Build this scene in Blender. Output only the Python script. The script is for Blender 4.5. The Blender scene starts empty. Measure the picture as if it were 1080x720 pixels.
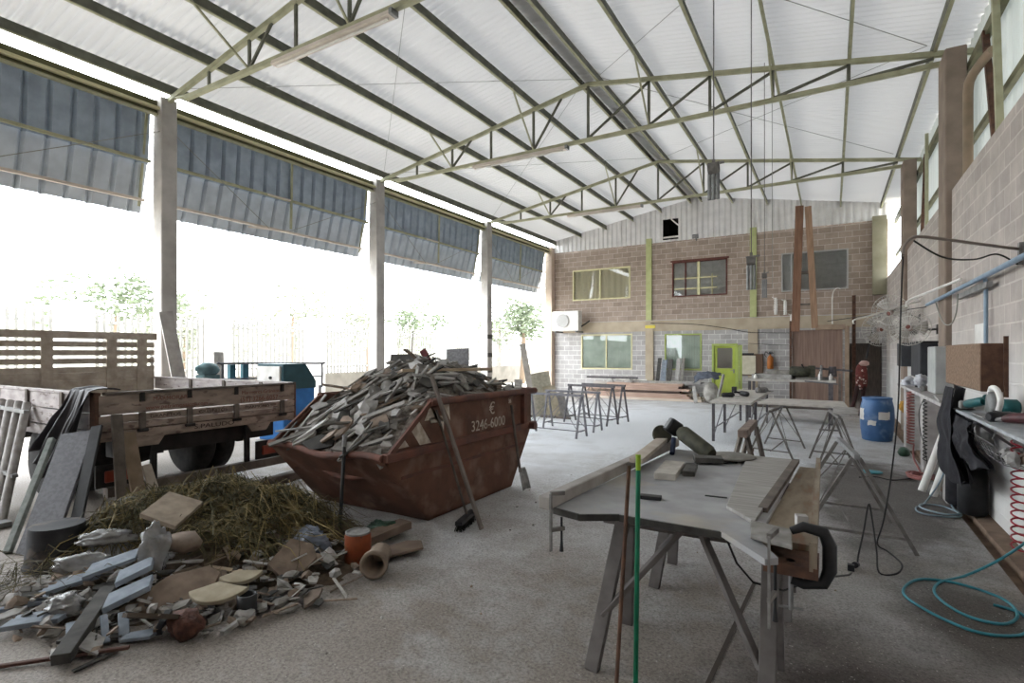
import bpy, bmesh, math, random
from mathutils import Vector as V, Matrix as Mx, noise as mnoise
rng = random.Random(7)
PI = math.pi
SC = bpy.context.scene
COL = SC.collection

# ------------------------------------------------------------------ camera, sky, exposure
cam_d = bpy.data.cameras.new('camera')
cam_d.lens = 19.0; cam_d.sensor_width = 36.0; cam_d.shift_y = 12 / 1080.0
cam_d.clip_start = 0.05; cam_d.clip_end = 400
cam = bpy.data.objects.new('camera', cam_d); COL.objects.link(cam)
cam.location = (0, 0, 1.7); cam.rotation_euler = (PI / 2, 0, math.radians(30.595))
SC.camera = cam

SKY = 6.8
w = bpy.data.worlds.new('overcast_sky'); SC.world = w; w.use_nodes = True
bg = w.node_tree.nodes['Background']
bg.inputs['Color'].default_value = (0.90, 0.955, 1.0, 1); bg.inputs['Strength'].default_value = SKY
SC.view_settings.view_transform = 'Standard'; SC.view_settings.look = 'None'
SC.view_settings.gamma = 1.0; SC.view_settings.use_curve_mapping = False
SC.view_settings.exposure = 0.7
SC.cycles.max_bounces = 10; SC.cycles.diffuse_bounces = 6
SC.cycles.sample_clamp_indirect = 12

# ------------------------------------------------------------------ materials
def lin(h):
    h = h.lstrip('#'); r = []
    for i in (0, 2, 4):
        c = int(h[i:i+2], 16) / 255.0
        r.append(c / 12.92 if c <= .04045 else ((c + .055) / 1.055) ** 2.4)
    return (*r, 1.0)
MATS = {}
def mat(name, c, c2=None, rough=.85, scale=6.0, metal=0.0, bump=0.0, bscale=None, rnd=0.0, lo=.35, hi=.65, stretch=None, c3=None, c3scale=2.0, c3lo=.55, c3hi=.7, spec=.3, detail=6):
    if name in MATS: return MATS[name]
    m = bpy.data.materials.new(name); m.use_nodes = True
    nt = m.node_tree; N = nt.nodes; L = nt.links
    b = N['Principled BSDF']
    b.inputs['Roughness'].default_value = rough; b.inputs['Metallic'].default_value = metal
    b.inputs['Specular IOR Level'].default_value = spec
    tc = N.new('ShaderNodeTexCoord'); src = tc.outputs['Object']
    if stretch:
        mp = N.new('ShaderNodeMapping'); mp.inputs['Scale'].default_value = stretch
        L.new(src, mp.inputs['Vector']); src = mp.outputs['Vector']
    out = None
    if c2:
        nz = N.new('ShaderNodeTexNoise'); nz.inputs['Scale'].default_value = scale; nz.inputs['Detail'].default_value = detail
        L.new(src, nz.inputs['Vector'])
        cr = N.new('ShaderNodeValToRGB'); cr.color_ramp.elements[0].position = lo; cr.color_ramp.elements[1].position = hi
        cr.color_ramp.elements[0].color = lin(c); cr.color_ramp.elements[1].color = lin(c2)
        L.new(nz.outputs['Fac'], cr.inputs['Fac']); out = cr.outputs['Color']
    else:
        rgb = N.new('ShaderNodeRGB'); rgb.outputs[0].default_value = lin(c); out = rgb.outputs[0]
    if c3:
        n3 = N.new('ShaderNodeTexNoise'); n3.inputs['Scale'].default_value = c3scale; n3.inputs['Detail'].default_value = 5
        L.new(src, n3.inputs['Vector'])
        r3 = N.new('ShaderNodeValToRGB'); r3.color_ramp.elements[0].position = c3lo; r3.color_ramp.elements[1].position = c3hi
        L.new(n3.outputs['Fac'], r3.inputs['Fac'])
        mx = N.new('ShaderNodeMix'); mx.data_type = 'RGBA'
        L.new(r3.outputs['Color'], mx.inputs[0]); L.new(out, mx.inputs[6]); mx.inputs[7].default_value = lin(c3)
        out = mx.outputs[2]
    if rnd:
        oi = N.new('ShaderNodeObjectInfo'); hs = N.new('ShaderNodeHueSaturation')
        ml = N.new('ShaderNodeMapRange'); ml.inputs['To Min'].default_value = 1 - rnd; ml.inputs['To Max'].default_value = 1 + rnd
        L.new(oi.outputs['Random'], ml.inputs['Value']); L.new(ml.outputs['Result'], hs.inputs['Value'])
        L.new(out, hs.inputs['Color']); out = hs.outputs['Color']
    L.new(out, b.inputs['Base Color'])
    if bump:
        nb = N.new('ShaderNodeTexNoise'); nb.inputs['Scale'].default_value = bscale or scale * 3; nb.inputs['Detail'].default_value = 5
        L.new(src, nb.inputs['Vector'])
        bp = N.new('ShaderNodeBump'); bp.inputs['Strength'].default_value = bump; bp.inputs['Distance'].default_value = .02
        L.new(nb.outputs['Fac'], bp.inputs['Height']); L.new(bp.outputs['Normal'], b.inputs['Normal'])
    MATS[name] = m
    return m

def block_mat(name, ca, cb, mortar, axis, dust_light=None, dz=(0, 1), bw=.4, bh=.2):
    """concrete block masonry; axis 'x' or 'y' is the run of the wall"""
    m = bpy.data.materials.new(name); m.use_nodes = True
    nt = m.node_tree; N = nt.nodes; L = nt.links; b = N['Principled BSDF']
    b.inputs['Roughness'].default_value = .92; b.inputs['Specular IOR Level'].default_value = .15
    g = N.new('ShaderNodeNewGeometry'); sp = N.new('ShaderNodeSeparateXYZ'); cb_ = N.new('ShaderNodeCombineXYZ')
    L.new(g.outputs['Position'], sp.inputs[0])
    L.new(sp.outputs['X' if axis == 'x' else 'Y'], cb_.inputs[0]); L.new(sp.outputs['Z'], cb_.inputs[1])
    br = N.new('ShaderNodeTexBrick'); br.inputs['Scale'].default_value = 1.0
    br.inputs['Brick Width'].default_value = bw; br.inputs['Row Height'].default_value = bh
    br.inputs['Mortar Size'].default_value = .011; br.inputs['Mortar Smooth'].default_value = .25; br.inputs['Bias'].default_value = -.1
    br.inputs['Color1'].default_value = lin(ca); br.inputs['Color2'].default_value = lin(cb); br.inputs['Mortar'].default_value = lin(mortar)
    L.new(cb_.outputs[0], br.inputs['Vector'])
    nz = N.new('ShaderNodeTexNoise'); nz.inputs['Scale'].default_value = 3.0; nz.inputs['Detail'].default_value = 9; nz.inputs['Roughness'].default_value = .7
    L.new(g.outputs['Position'], nz.inputs['Vector'])
    mr = N.new('ShaderNodeMapRange'); mr.inputs['From Min'].default_value = .3; mr.inputs['From Max'].default_value = .7
    mr.inputs['To Min'].default_value = .82; mr.inputs['To Max'].default_value = 1.14
    L.new(nz.outputs['Fac'], mr.inputs['Value'])
    hs = N.new('ShaderNodeHueSaturation'); L.new(br.outputs['Color'], hs.inputs['Color']); L.new(mr.outputs['Result'], hs.inputs['Value'])
    out = hs.outputs['Color']
    if dust_light:   # stone dust settled and splashed on the lower courses
        n2 = N.new('ShaderNodeTexNoise'); n2.inputs['Scale'].default_value = 1.3; n2.inputs['Detail'].default_value = 6
        L.new(g.outputs['Position'], n2.inputs['Vector'])
        ma = N.new('ShaderNodeMath'); ma.operation = 'MULTIPLY_ADD'; ma.inputs[1].default_value = 1.4; 
        L.new(n2.outputs['Fac'], ma.inputs[0]); L.new(sp.outputs['Z'], ma.inputs[2])
        m2 = N.new('ShaderNodeMapRange'); m2.inputs['From Min'].default_value = dz[0] + .7; m2.inputs['From Max'].default_value = dz[1] + .7
        m2.inputs['To Min'].default_value = .8; m2.inputs['To Max'].default_value = 0
        L.new(ma.outputs[0], m2.inputs['Value'])
        mx = N.new('ShaderNodeMix'); mx.data_type = 'RGBA'; L.new(m2.outputs['Result'], mx.inputs[0]); L.new(out, mx.inputs[6]); mx.inputs[7].default_value = lin(dust_light)
        out = mx.outputs[2]
    L.new(out, b.inputs['Base Color'])
    bp = N.new('ShaderNodeBump'); bp.inputs['Strength'].default_value = .5; bp.inputs['Distance'].default_value = .01; bp.invert = True
    L.new(br.outputs['Fac'], bp.inputs['Height']); L.new(bp.outputs['Normal'], b.inputs['Normal'])
    return m

# ------------------------------------------------------------------ mesh builder
def basis(d, up=V((0, 0, 1))):
    d = d.normalized()
    if abs(d.dot(up)) > .995: up = V((1, 0, 0))
    s = d.cross(up).normalized(); u = s.cross(d).normalized()
    return s, u
class MB:
    def __init__(s): s.v = []; s.f = []; s.sm = []
    def add(s, vs, fs, smooth=False):
        o = len(s.v); s.v += [V(p) for p in vs]; s.f += [tuple(i + o for i in f) for f in fs]; s.sm += [smooth] * len(fs); return s
    def bx(s, x0, x1, y0, y1, z0, z1):
        vs = [(x, y, z) for z in (z0, z1) for y in (y0, y1) for x in (x0, x1)]
        return s.add(vs, [(0, 2, 3, 1), (4, 5, 7, 6), (0, 1, 5, 4), (2, 6, 7, 3), (0, 4, 6, 2), (1, 3, 7, 5)])
    def box(s, c, size, M=None):
        a, b, d = [k / 2 for k in size]; M = M or Mx.Identity(3); c = V(c)
        vs = [c + M @ V((x, y, z)) for z in (-d, d) for y in (-b, b) for x in (-a, a)]
        return s.add(vs, [(0, 2, 3, 1), (4, 5, 7, 6), (0, 1, 5, 4), (2, 6, 7, 3), (0, 4, 6, 2), (1, 3, 7, 5)])
    def bar(s, p, q, w, h=None, up=(0, 0, 1)):
        p = V(p); q = V(q); h = h or w; sd, u = basis(q - p, V(up))
        vs = []
        for c in (p, q):
            for a, b in ((-1, -1), (1, -1), (1, 1), (-1, 1)): vs.append(c + sd * a * w / 2 + u * b * h / 2)
        return s.add(vs, [(3, 2, 1, 0), (4, 5, 6, 7), (0, 1, 5, 4), (1, 2, 6, 5), (2, 3, 7, 6), (3, 0, 4, 7)])
    def tube(s, pts, r, n=8, caps=True):
        pts = [V(p) for p in pts]; k = len(pts)
        rs = r if isinstance(r, (list, tuple)) else [r] * k
        vs = []; pu = None
        for i, p in enumerate(pts):
            d = (pts[min(i + 1, k - 1)] - pts[max(i - 1, 0)])
            if d.length < 1e-9: d = V((0, 0, 1))
            if pu is None: sd, u = basis(d)
            else:
                sd = d.normalized().cross(pu)
                if sd.length < 1e-4: sd, u = basis(d)
                else: sd.normalize(); u = sd.cross(d.normalized()).normalized()
            pu = u
            for j in range(n):
                a = 2 * PI * j / n; vs.append(p + (sd * math.cos(a) + u * math.sin(a)) * rs[i])
        fs = [(i * n + j, i * n + (j + 1) % n, (i + 1) * n + (j + 1) % n, (i + 1) * n + j) for i in range(k - 1) for j in range(n)]
        s.add(vs, fs, True)
        if caps:
            s.add(vs[:n], [tuple(range(n))[::-1]]); s.add(vs[-n:], [tuple(range(n))])
        return s
    def lathe(s, prof, c, n=20, M=None):
        c = V(c); M = M or Mx.Identity(3); vs = []
        for r, z in prof:
            for j in range(n):
                a = 2 * PI * j / n; vs.append(c + M @ V((r * math.cos(a), r * math.sin(a), z)))
        k = len(prof)
        s.add(vs, [(i * n + j, i * n + (j + 1) % n, (i + 1) * n + (j + 1) % n, (i + 1) * n + j) for i in range(k - 1) for j in range(n)], True)
        s.add(vs[:n], [tuple(range(n))[::-1]]); s.add(vs[-n:], [tuple(range(n))]); return s
    def prism(s, poly, h, c=(0, 0, 0), M=None):
        c = V(c); M = M or Mx.Identity(3); n = len(poly)
        vs = [c + M @ V((x, y, 0)) for x, y in poly] + [c + M @ V((x, y, h)) for x, y in poly]
        return s.add(vs, [tuple(range(n))[::-1], tuple(range(n, 2 * n))] + [(i, (i + 1) % n, n + (i + 1) % n, n + i) for i in range(n)])
    def grid(s, fn, nu, nv, smooth=True, back=None):
        vs = [fn(i / nu, j / nv) for j in range(nv + 1) for i in range(nu + 1)]
        return s.add(vs, [(j * (nu + 1) + i, j * (nu + 1) + i + 1, (j + 1) * (nu + 1) + i + 1, (j + 1) * (nu + 1) + i) for j in range(nv) for i in range(nu)], smooth)
    def blob(s, c, r, sub=2, amp=.2, fr=2.0, seed=0, flat=False):
        bm = bmesh.new(); bmesh.ops.create_icosphere(bm, subdivisions=sub, radius=1)
        c = V(c); r = V(r) if not isinstance(r, (int, float)) else V((r, r, r)); vs = []
        for v in bm.verts:
            k = 1 + amp * mnoise.noise(v.co * fr + V((seed * 3.7, seed * 1.3, seed)))
            vs.append(c + V((v.co.x * r.x, v.co.y * r.y, v.co.z * r.z)) * k)
        fs = [tuple(v.index for v in f.verts) for f in bm.faces]; bm.free()
        return s.add(vs, fs, not flat)

def wloc(o):
    p = V((0, 0, 0))
    while o: p += o.location; o = o.parent
    return p
def obj(name, mb, m, parent=None, bevel=0, label=None, solid=0, sub=0):
    """link a builder as ONE mesh object; vertices are given in world metres"""
    me = bpy.data.meshes.new(name)
    if parent is not None: off = wloc(parent)
    else:
        xs = [v.x for v in mb.v]; ys = [v.y for v in mb.v]; zs = [v.z for v in mb.v]
        off = V(((min(xs) + max(xs)) / 2, (min(ys) + max(ys)) / 2, min(zs)))
    me.from_pydata([v - off for v in mb.v], [], mb.f)
    me.polygons.foreach_set('use_smooth', mb.sm)
    me.materials.append(m); me.update()
    o = bpy.data.objects.new(name, me); COL.objects.link(o)
    if parent is not None: o.parent = parent
    else: o.location = off
    if solid:
        md = o.modifiers.new('solid', 'SOLIDIFY'); md.thickness = solid; md.offset = 0
    if sub:
        md = o.modifiers.new('sub', 'SUBSURF'); md.levels = sub; md.render_levels = sub
    if bevel:
        md = o.modifiers.new('bevel', 'BEVEL'); md.width = bevel; md.segments = 1; md.limit_method = 'ANGLE'
    if label: o['label'] = label
    return o
def tag(o, label, cat, group=None, kind=None):
    o['label'] = label; o['category'] = cat
    if group: o['group'] = group
    if kind: o['kind'] = kind
    return o
def thing(name, label, cat, loc=(0, 0, 0), group=None):
    o = bpy.data.objects.new(name, None); COL.objects.link(o); o.location = loc; o.empty_display_size = .1
    return tag(o, label, cat, group)
def one(name, mb, m, label, cat, group=None, bevel=0, kind=None, **k):
    return tag(obj(name, mb, m, None, bevel, **k), label, cat, group, kind)
def struct(name, mb, m, **k):
    o = obj(name, mb, m, **k); o['kind'] = 'structure'; return o
def dup(root, loc, rz=0.0, label=None, group=None, rot=None, scale=None):
    r = root.copy(); COL.objects.link(r); r.location = loc; r.rotation_euler = rot or (0, 0, rz)
    if scale: r.scale = scale
    if label: r['label'] = label
    if group: r['group'] = group
    for ch in list(root.children):
        c = ch.copy(); COL.objects.link(c); c.parent = r
        for g in ch.children:
            d = g.copy(); COL.objects.link(d); d.parent = c
    return r
def Rz(a): return Mx.Rotation(a, 3, 'Z')
def Rx(a): return Mx.Rotation(a, 3, 'X')
def Ry(a): return Mx.Rotation(a, 3, 'Y')
def fz(x): return -.035 * max(0.0, x + 3.4)         # the floor falls towards the drain on the right
def text_mesh(name, s, size, loc, M, m, parent, depth=.002, sx=1.0):
    cu = bpy.data.curves.new(name, 'FONT'); cu.body = s; cu.size = size; cu.extrude = depth; cu.align_x = 'CENTER'; cu.align_y = 'CENTER'; cu.resolution_u = 3
    t = bpy.data.objects.new(name + '_curve', cu); COL.objects.link(t)
    dg = bpy.context.evaluated_depsgraph_get()
    me = bpy.data.meshes.new_from_object(t.evaluated_get(dg))
    bpy.data.objects.remove(t); bpy.data.curves.remove(cu)
    M4 = Mx.Translation(V(loc) - wloc(parent)) @ M.to_4x4() @ Mx.Diagonal((sx, 1, 1, 1))
    me.transform(M4); me.materials.clear(); me.materials.append(m)
    o = bpy.data.objects.new(name, me); COL.objects.link(o); o.parent = parent
    return o

# palette
m_conc = mat('column_concrete', '#b8b3ae', '#a29d98', scale=3, bump=.15, bscale=25)
m_concp = mat('plaster_concrete', '#b9ac98', '#a89a86', scale=2, bump=.1, bscale=20)
m_steel = mat('olive_steel', '#5c5a45', '#6f6c52', rough=.6, scale=5)
m_steelL = mat('pale_green_steel', '#96957a', '#a9a78c', rough=.6, scale=5)
m_gal = mat('grey_steel', '#8c8c8c', '#707070', rough=.5, scale=8, metal=.3)
m_dusty = mat('dusty_steel', '#8f8d8b', '#6a6866', rough=.8, scale=14)
m_rust = mat('rusty_iron', '#4c3a32', '#64493c', rough=.9, scale=12, bump=.2)
m_wood = mat('weathered_timber', '#b5aa9e', '#988c80', scale=4, stretch=(2, 2, 2), bump=.15, bscale=40)
m_woodL = mat('pale_timber', '#b8a68e', '#9c8a74', scale=6, bump=.1, bscale=40)
m_woodD = mat('grey_brown_timber', '#6e655e', '#524b46', scale=6, bump=.15, bscale=40)
m_white = mat('white_paint', '#e2e0dc', '#cfccc6', rough=.5, scale=5)
m_black = mat('black_plastic', '#1b1b1d', '#2a2a2c', rough=.5, scale=8)
m_rubber = mat('black_rubber', '#1c1b1b', '#343231', rough=.8, scale=12)
m_stone = mat('stone_grey', '#85817c', '#696560', scale=9, rnd=.35, bump=.1, bscale=60)
m_stoneB = mat('stone_brown', '#857568', '#6c5e52', scale=9, rnd=.3, bump=.1, bscale=60)
m_stoneL = mat('stone_pale', '#b0adaa', '#918e8a', scale=9, rnd=.2, bump=.1, bscale=60)
m_stoneD = mat('stone_dark', '#55534f', '#3e3c3a', scale=9, rnd=.3, bump=.1, bscale=60)
m_slate = mat('stone_blue_grey', '#8b939d', '#757c86', scale=12, rnd=.15, bump=.05, bscale=60)
m_cable = mat('dark_cable', '#2b2a2a', rough=.7)
m_wire = mat('wire', '#8d8d85', rough=.5)
# ================================================================== THE SETTING
# floor: concrete under stone dust
fm = bpy.data.materials.new('dusty_concrete_floor'); fm.use_nodes = True
def floor_nodes():
    nt = fm.node_tree; N = nt.nodes; L = nt.links; b = N['Principled BSDF']
    b.inputs['Specular IOR Level'].default_value = .25
    g = N.new('ShaderNodeNewGeometry'); P = g.outputs['Position']
    def noise(sc, det=6, ro=.6, off=None):
        n = N.new('ShaderNodeTexNoise'); n.inputs['Scale'].default_value = sc; n.inputs['Detail'].default_value = det; n.inputs['Roughness'].default_value = ro
        if off:
            mp = N.new('ShaderNodeMapping'); mp.inputs['Location'].default_value = off; L.new(P, mp.inputs['Vector']); L.new(mp.outputs['Vector'], n.inputs['Vector'])
        else: L.new(P, n.inputs['Vector'])
        return n.outputs['Fac']
    def ramp(f, a, bb, ca=(0, 0, 0, 1), cb=(1, 1, 1, 1)):
        r = N.new('ShaderNodeValToRGB'); r.color_ramp.elements[0].position = a; r.color_ramp.elements[1].position = bb
        r.color_ramp.elements[0].color = ca; r.color_ramp.elements[1].color = cb; L.new(f, r.inputs['Fac']); return r.outputs['Color']
    def mix(f, a, bb, t='MIX'):
        m = N.new('ShaderNodeMix'); m.data_type = 'RGBA'; m.blend_type = t
        if isinstance(f, (int, float)): m.inputs[0].default_value = f
        else: L.new(f, m.inputs[0])
        for k, x in ((6, a), (7, bb)):
            if isinstance(x, tuple): m.inputs[k].default_value = x
            else: L.new(x, m.inputs[k])
        return m.outputs[2]
    def blob(cx, cy, rx, ry, soft=.5):
        sp = N.new('ShaderNodeMapping'); sp.inputs['Location'].default_value = (-cx / rx, -cy / ry, 0); sp.inputs['Scale'].default_value = (1 / rx, 1 / ry, 0)
        L.new(P, sp.inputs['Vector'])
        ln = N.new('ShaderNodeVectorMath'); ln.operation = 'LENGTH'; L.new(sp.outputs['Vector'], ln.inputs[0])
        ad = N.new('ShaderNodeMath'); ad.operation = 'MULTIPLY_ADD'; ad.inputs[1].default_value = 1.3; L.new(noise(1.6, 7, .65, (cx, cy, 3)), ad.inputs[0]); 
        sb = N.new('ShaderNodeMath'); sb.operation = 'SUBTRACT'; sb.inputs[1].default_value = .65; L.new(ln.outputs['Value'], sb.inputs[0]); L.new(sb.outputs[0], ad.inputs[2])
        mr = N.new('ShaderNodeMapRange'); mr.inputs['From Min'].default_value = 1 - soft; mr.inputs['From Max'].default_value = 1 + soft * .4
        mr.inputs['To Min'].default_value = 1; mr.inputs['To Max'].default_value = 0; L.new(ad.outputs[0], mr.inputs['Value'])
        return mr.outputs['Result']
    base = ramp(noise(.55, 8, .65), .35, .68, lin('#888078'), lin('#9f9791'))
    dust_light = mix(blob(-3.2, 12.5, 5.5, 8.5, .6), base, lin('#d8dbdf'))            # pale stone dust and light from the open side, painted into the hall floor
    dust_light = mix(blob(.45, 4.6, .75, .8, .5), dust_light, lin('#9a9795'))
    wet = mix(blob(.15, 3.0, .75, 1.25, .5), dust_light, lin('#4e4845'))                    # slurry stains by the bench
    wet = mix(blob(.85, 4.8, .45, .85, .5), wet, lin('#5a544f'))
    wet = mix(blob(.55, 8.3, .85, 2.9, .35), wet, lin('#6b6764'))
    sp = ramp(noise(55, 4, .75), .34, .56, (.42, .41, .40, 1), (1, 1, 1, 1))
    c = mix(.85, wet, sp, 'MULTIPLY')
    sp2 = ramp(noise(60, 2, .6, (4, 2, 1)), .66, .76)
    c = mix(sp2, c, lin('#b9b4ae'))
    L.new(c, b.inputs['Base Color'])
    L.new(ramp(noise(2.2), .3, .7, (.55, .55, .55, 1), (.85, .85, .85, 1)), b.inputs['Roughness'])
    bp = N.new('ShaderNodeBump'); bp.inputs['Strength'].default_value = .5; bp.inputs['Distance'].default_value = .012
    L.new(noise(45, 4, .65), bp.inputs['Height']); L.new(bp.outputs['Normal'], b.inputs['Normal'])
floor_nodes()
Y0, Y1 = -4.2, 21.4
b = MB()
xs = [-11.0, -3.4, 1.27]
for i in range(2):
    xa, xb = xs[i], xs[i + 1]
    b.add([(xa, Y0, fz(xa)), (xb, Y0, fz(xb)), (xb, Y1, fz(xb)), (xa, Y1, fz(xa))], [(0, 1, 2, 3)])
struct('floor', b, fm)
b = MB()
zf = fz(1.27)
b.add([(1.27, Y0, zf), (1.27, Y1, zf), (1.29, Y0, zf - .05), (1.29, Y1, zf - .05), (1.37, Y0, zf - .05), (1.37, Y1, zf - .05), (1.38, Y0, zf + .02), (1.38, Y1, zf + .02), (1.56, Y0, zf + .03), (1.56, Y1, zf + .03)],
      [(0, 2, 3, 1), (2, 4, 5, 3), (4, 6, 7, 5), (6, 8, 9, 7)])
struct('trim_1', b, mat('drain_kerb', '#857060', '#665648', scale=5, bump=.3, bscale=30))
# joint lines sawn in the slab
b = MB()
for (p, q) in (((-.62, 2.0), (-.52, 4.6)), ((-5.2, 1.0), (-2.0, 1.9)), ((-2.0, 1.9), (.5, 2.6))):
    d = (V((q[0] - p[0], q[1] - p[1], 0))).normalized(); n_ = V((-d.y, d.x, 0)) * .014
    P_ = V((p[0], p[1], fz(p[0]) + .002)); Q_ = V((q[0], q[1], fz(q[0]) + .002))
    if q[0] > -3.4 > p[0]: continue
    b.add([P_ - n_, Q_ - n_, Q_ + n_, P_ + n_], [(0, 1, 2, 3)])
struct('trim_2', b, mat('slab_joint', '#4d4641', rough=.95))
# yard outside
gm = mat('yard_gravel', '#cfc9bd', '#b8b0a2', scale=2, bump=.3, bscale=20)
struct('ground', MB().add([(-90, -60, -.03), (-11.0, -60, -.03), (-11.0, 90, -.03), (-90, 90, -.03)], [(0, 1, 2, 3)]), gm)
struct('ground_right', MB().add([(2.0, -60, -.3), (60, -60, -.3), (60, 90, -.3), (2.0, 90, -.3)], [(0, 1, 2, 3)]), gm)

# right wall of concrete blocks
WX = 1.54; WZ = 4.12
m_bR = block_mat('block_wall_right', '#b3aaa3', '#a69d97', '#c0b8b1', 'y', dust_light='#d6d5d3', dz=(.8, 2.2))
struct('wall_right', MB().bx(WX, WX + .2, Y0, Y1, -.3, WZ), m_bR)
struct('wall_front', MB().bx(-11.0, WX + .2, Y0 - .2, Y0, -.3, 7.8), block_mat('block_wall_front', '#9a918a', '#8b827b', '#a79f98', 'x'))

# back wall with real openings
WIN = [(-9.61, -7.05, 3.93, 5.24), (-5.37, -3.34, 3.87, 5.24), (-1.54, .49, 3.86, 5.22), (-9.21, -6.97, 1.02, 2.48), (-5.66, -4.26, 1.03, 2.44)]
DOOR = (-3.88, -2.98, fz(-3.4), 2.04)
DARK = (.47, 1.42, -.2, 2.02)
HOLES = WIN + [DOOR, DARK]
def wall_xz(y, x0, x1, z0, z1, holes, depth):
    b = MB(); xs = sorted({x0, x1, *[h[0] for h in holes], *[h[1] for h in holes]}); zs = sorted({z0, z1, *[h[2] for h in holes], *[h[3] for h in holes]})
    xs = [x for x in xs if x0 <= x <= x1]; zs = [z for z in zs if z0 <= z <= z1]
    for i in range(len(xs) - 1):
        for j in range(len(zs) - 1):
            cx, cz = (xs[i] + xs[i + 1]) / 2, (zs[j] + zs[j + 1]) / 2
            if any(h[0] < cx < h[1] and h[2] < cz < h[3] for h in holes): continue
            b.add([(xs[i], y, zs[j]), (xs[i + 1], y, zs[j]), (xs[i + 1], y, zs[j + 1]), (xs[i], y, zs[j + 1])], [(0, 1, 2, 3)])
    for h in holes:
        a, c, d, e = h
        b.add([(a, y, d), (c, y, d), (c, y, e), (a, y, e), (a, y + depth, d), (c, y + depth, d), (c, y + depth, e), (a, y + depth, e)],
              [(0, 4, 5, 1), (1, 5, 6, 2), (2, 6, 7, 3), (3, 7, 4, 0)])
    return b
YB = 21.4
m_bU = block_mat('block_wall_upper', '#a6968a', '#938479', '#c0b3a8', 'x')
m_bL = block_mat('block_wall_lower', '#aeabaa', '#a09d9b', '#d0cecb', 'x')
struct('wall_back_upper', wall_xz(YB, -10.5, 1.6, 3.0, 6.08, HOLES, .18), m_bU)
struct('wall_back', wall_xz(YB, -10.5, 1.6, -.3, 3.0, HOLES, .18), m_bL)
# ring beam, green steel pilasters, plastered bay
b = MB().bx(-10.1, 1.2, YB - .04, YB + .02, 2.56, 2.98)
struct('trim_3', b, m_concp)
m_lime = mat('lime_paint', '#b9bd8a', '#a9ad7a', rough=.6, scale=4)
for i, x in enumerate((-6.28, -2.45)):
    struct('trim_%d' % (4 + i), MB().bx(x - .11, x + .11, YB - .07, YB + .02, 3.0, 6.25), m_lime)
struct('trim_6', MB().bx(-6.42, -6.1, YB - .06, YB + .02, 0, 2.97), m_concp)
struct('trim_7', MB().bx(-2.62, -2.3, YB - .06, YB + .02, 0, 2.56), m_concp)
# rooms behind the openings
b = MB()
for z0, z1 in ((-.3, 2.8), (3.2, 6.0)):
    v = [(-10.4, YB + .18, z0), (1.6, YB + .18, z0), (1.6, YB + 3.2, z0), (-10.4, YB + 3.2, z0), (-10.4, YB + .18, z1), (1.6, YB + .18, z1), (1.6, YB + 3.2, z1), (-10.4, YB + 3.2, z1)]
    b.add(v, [(0, 1, 2, 3), (4, 7, 6, 5), (0, 3, 7, 4), (1, 5, 6, 2), (3, 2, 6, 7)])
struct('wall_rooms_behind', b, mat('office_plaster', '#b5b0a6', rough=.9))

# gable cladding above the blocks, with a square vent
RX, RZ = -4.47, 7.62; LX, LZ = -10.62, 6.52; EX, EZ = 2.35, 6.42
def roofz(x): return RZ + (x - RX) * (RZ - LZ) / (RX - LX) if x < RX else RZ + (x - RX) * (EZ - RZ) / (EX - RX)
m_clad = mat('pale_cladding', '#e0dedc', '#d2d0ce', rough=.5, scale=3)
b = MB(); VX0, VX1, VZ0, VZ1 = -5.72, -5.12, 6.14, 6.94
def trap(t, p=.2, h=.03):
    k = (t % p) / p
    return h * (0 if k < .3 else (k - .3) / .15 if k < .45 else 1 if k < .8 else (1 - k) / .2)
x = -10.5; st = .03
cols = []
while x < 1.6:
    xa = x; xb = min(x + st, 1.6); segs = [(6.06, roofz((xa + xb) / 2) + .05)]
    if VX0 < (xa + xb) / 2 < VX1: segs = [(6.06, VZ0), (VZ1, segs[0][1])]
    for z0, z1 in segs:
        b.add([(xa, YB - trap(xa), z0), (xb, YB - trap(xb), z0), (xb, YB - trap(xb), z1), (xa, YB - trap(xa), z1)], [(0, 1, 2, 3)])
    x = xb
struct('wall_gable', b, m_clad)
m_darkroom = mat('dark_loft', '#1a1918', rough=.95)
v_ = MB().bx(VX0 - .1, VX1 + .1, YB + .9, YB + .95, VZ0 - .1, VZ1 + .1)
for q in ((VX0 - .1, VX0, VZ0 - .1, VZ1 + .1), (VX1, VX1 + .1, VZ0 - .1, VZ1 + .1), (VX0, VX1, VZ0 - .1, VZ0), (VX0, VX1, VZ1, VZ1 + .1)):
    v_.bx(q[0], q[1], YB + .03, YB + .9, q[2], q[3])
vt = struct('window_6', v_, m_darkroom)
obj('slat', MB().bar((VX0, YB + .02, VZ0 + .1), (VX1, YB + .02, VZ0 + .1), .04, .06).bar((VX0 + .3, YB + .05, VZ1), (VX1, YB + .05, VZ1 - .28), .04, .05), m_white, vt)

# windows
gl = bpy.data.materials.new('window_glass'); gl.use_nodes = True
def glass(m, tint, k):
    N = m.node_tree.nodes; L = m.node_tree.links; N.remove(N['Principled BSDF'])
    t = N.new('ShaderNodeBsdfTransparent'); t.inputs['Color'].default_value = tint
    g = N.new('ShaderNodeBsdfGlossy'); g.inputs['Roughness'].default_value = .03
    f = N.new('ShaderNodeFresnel'); f.inputs['IOR'].default_value = k
    mx = N.new('ShaderNodeMixShader'); L.new(f.outputs[0], mx.inputs[0]); L.new(t.outputs[0], mx.inputs[1]); L.new(g.outputs[0], mx.inputs[2])
    L.new(mx.outputs[0], N['Material Output'].inputs['Surface'])
glass(gl, (.93, .93, .92, 1), 1.75)
m_cream = mat('cream_frame', '#d8d2a8', '#c9c398', rough=.5, scale=5)
m_redf = mat('red_oxide_frame', '#6b4038', '#583630', rough=.6, scale=5)
m_alu = mat('aluminium_frame', '#a8a6a4', rough=.4)
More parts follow.
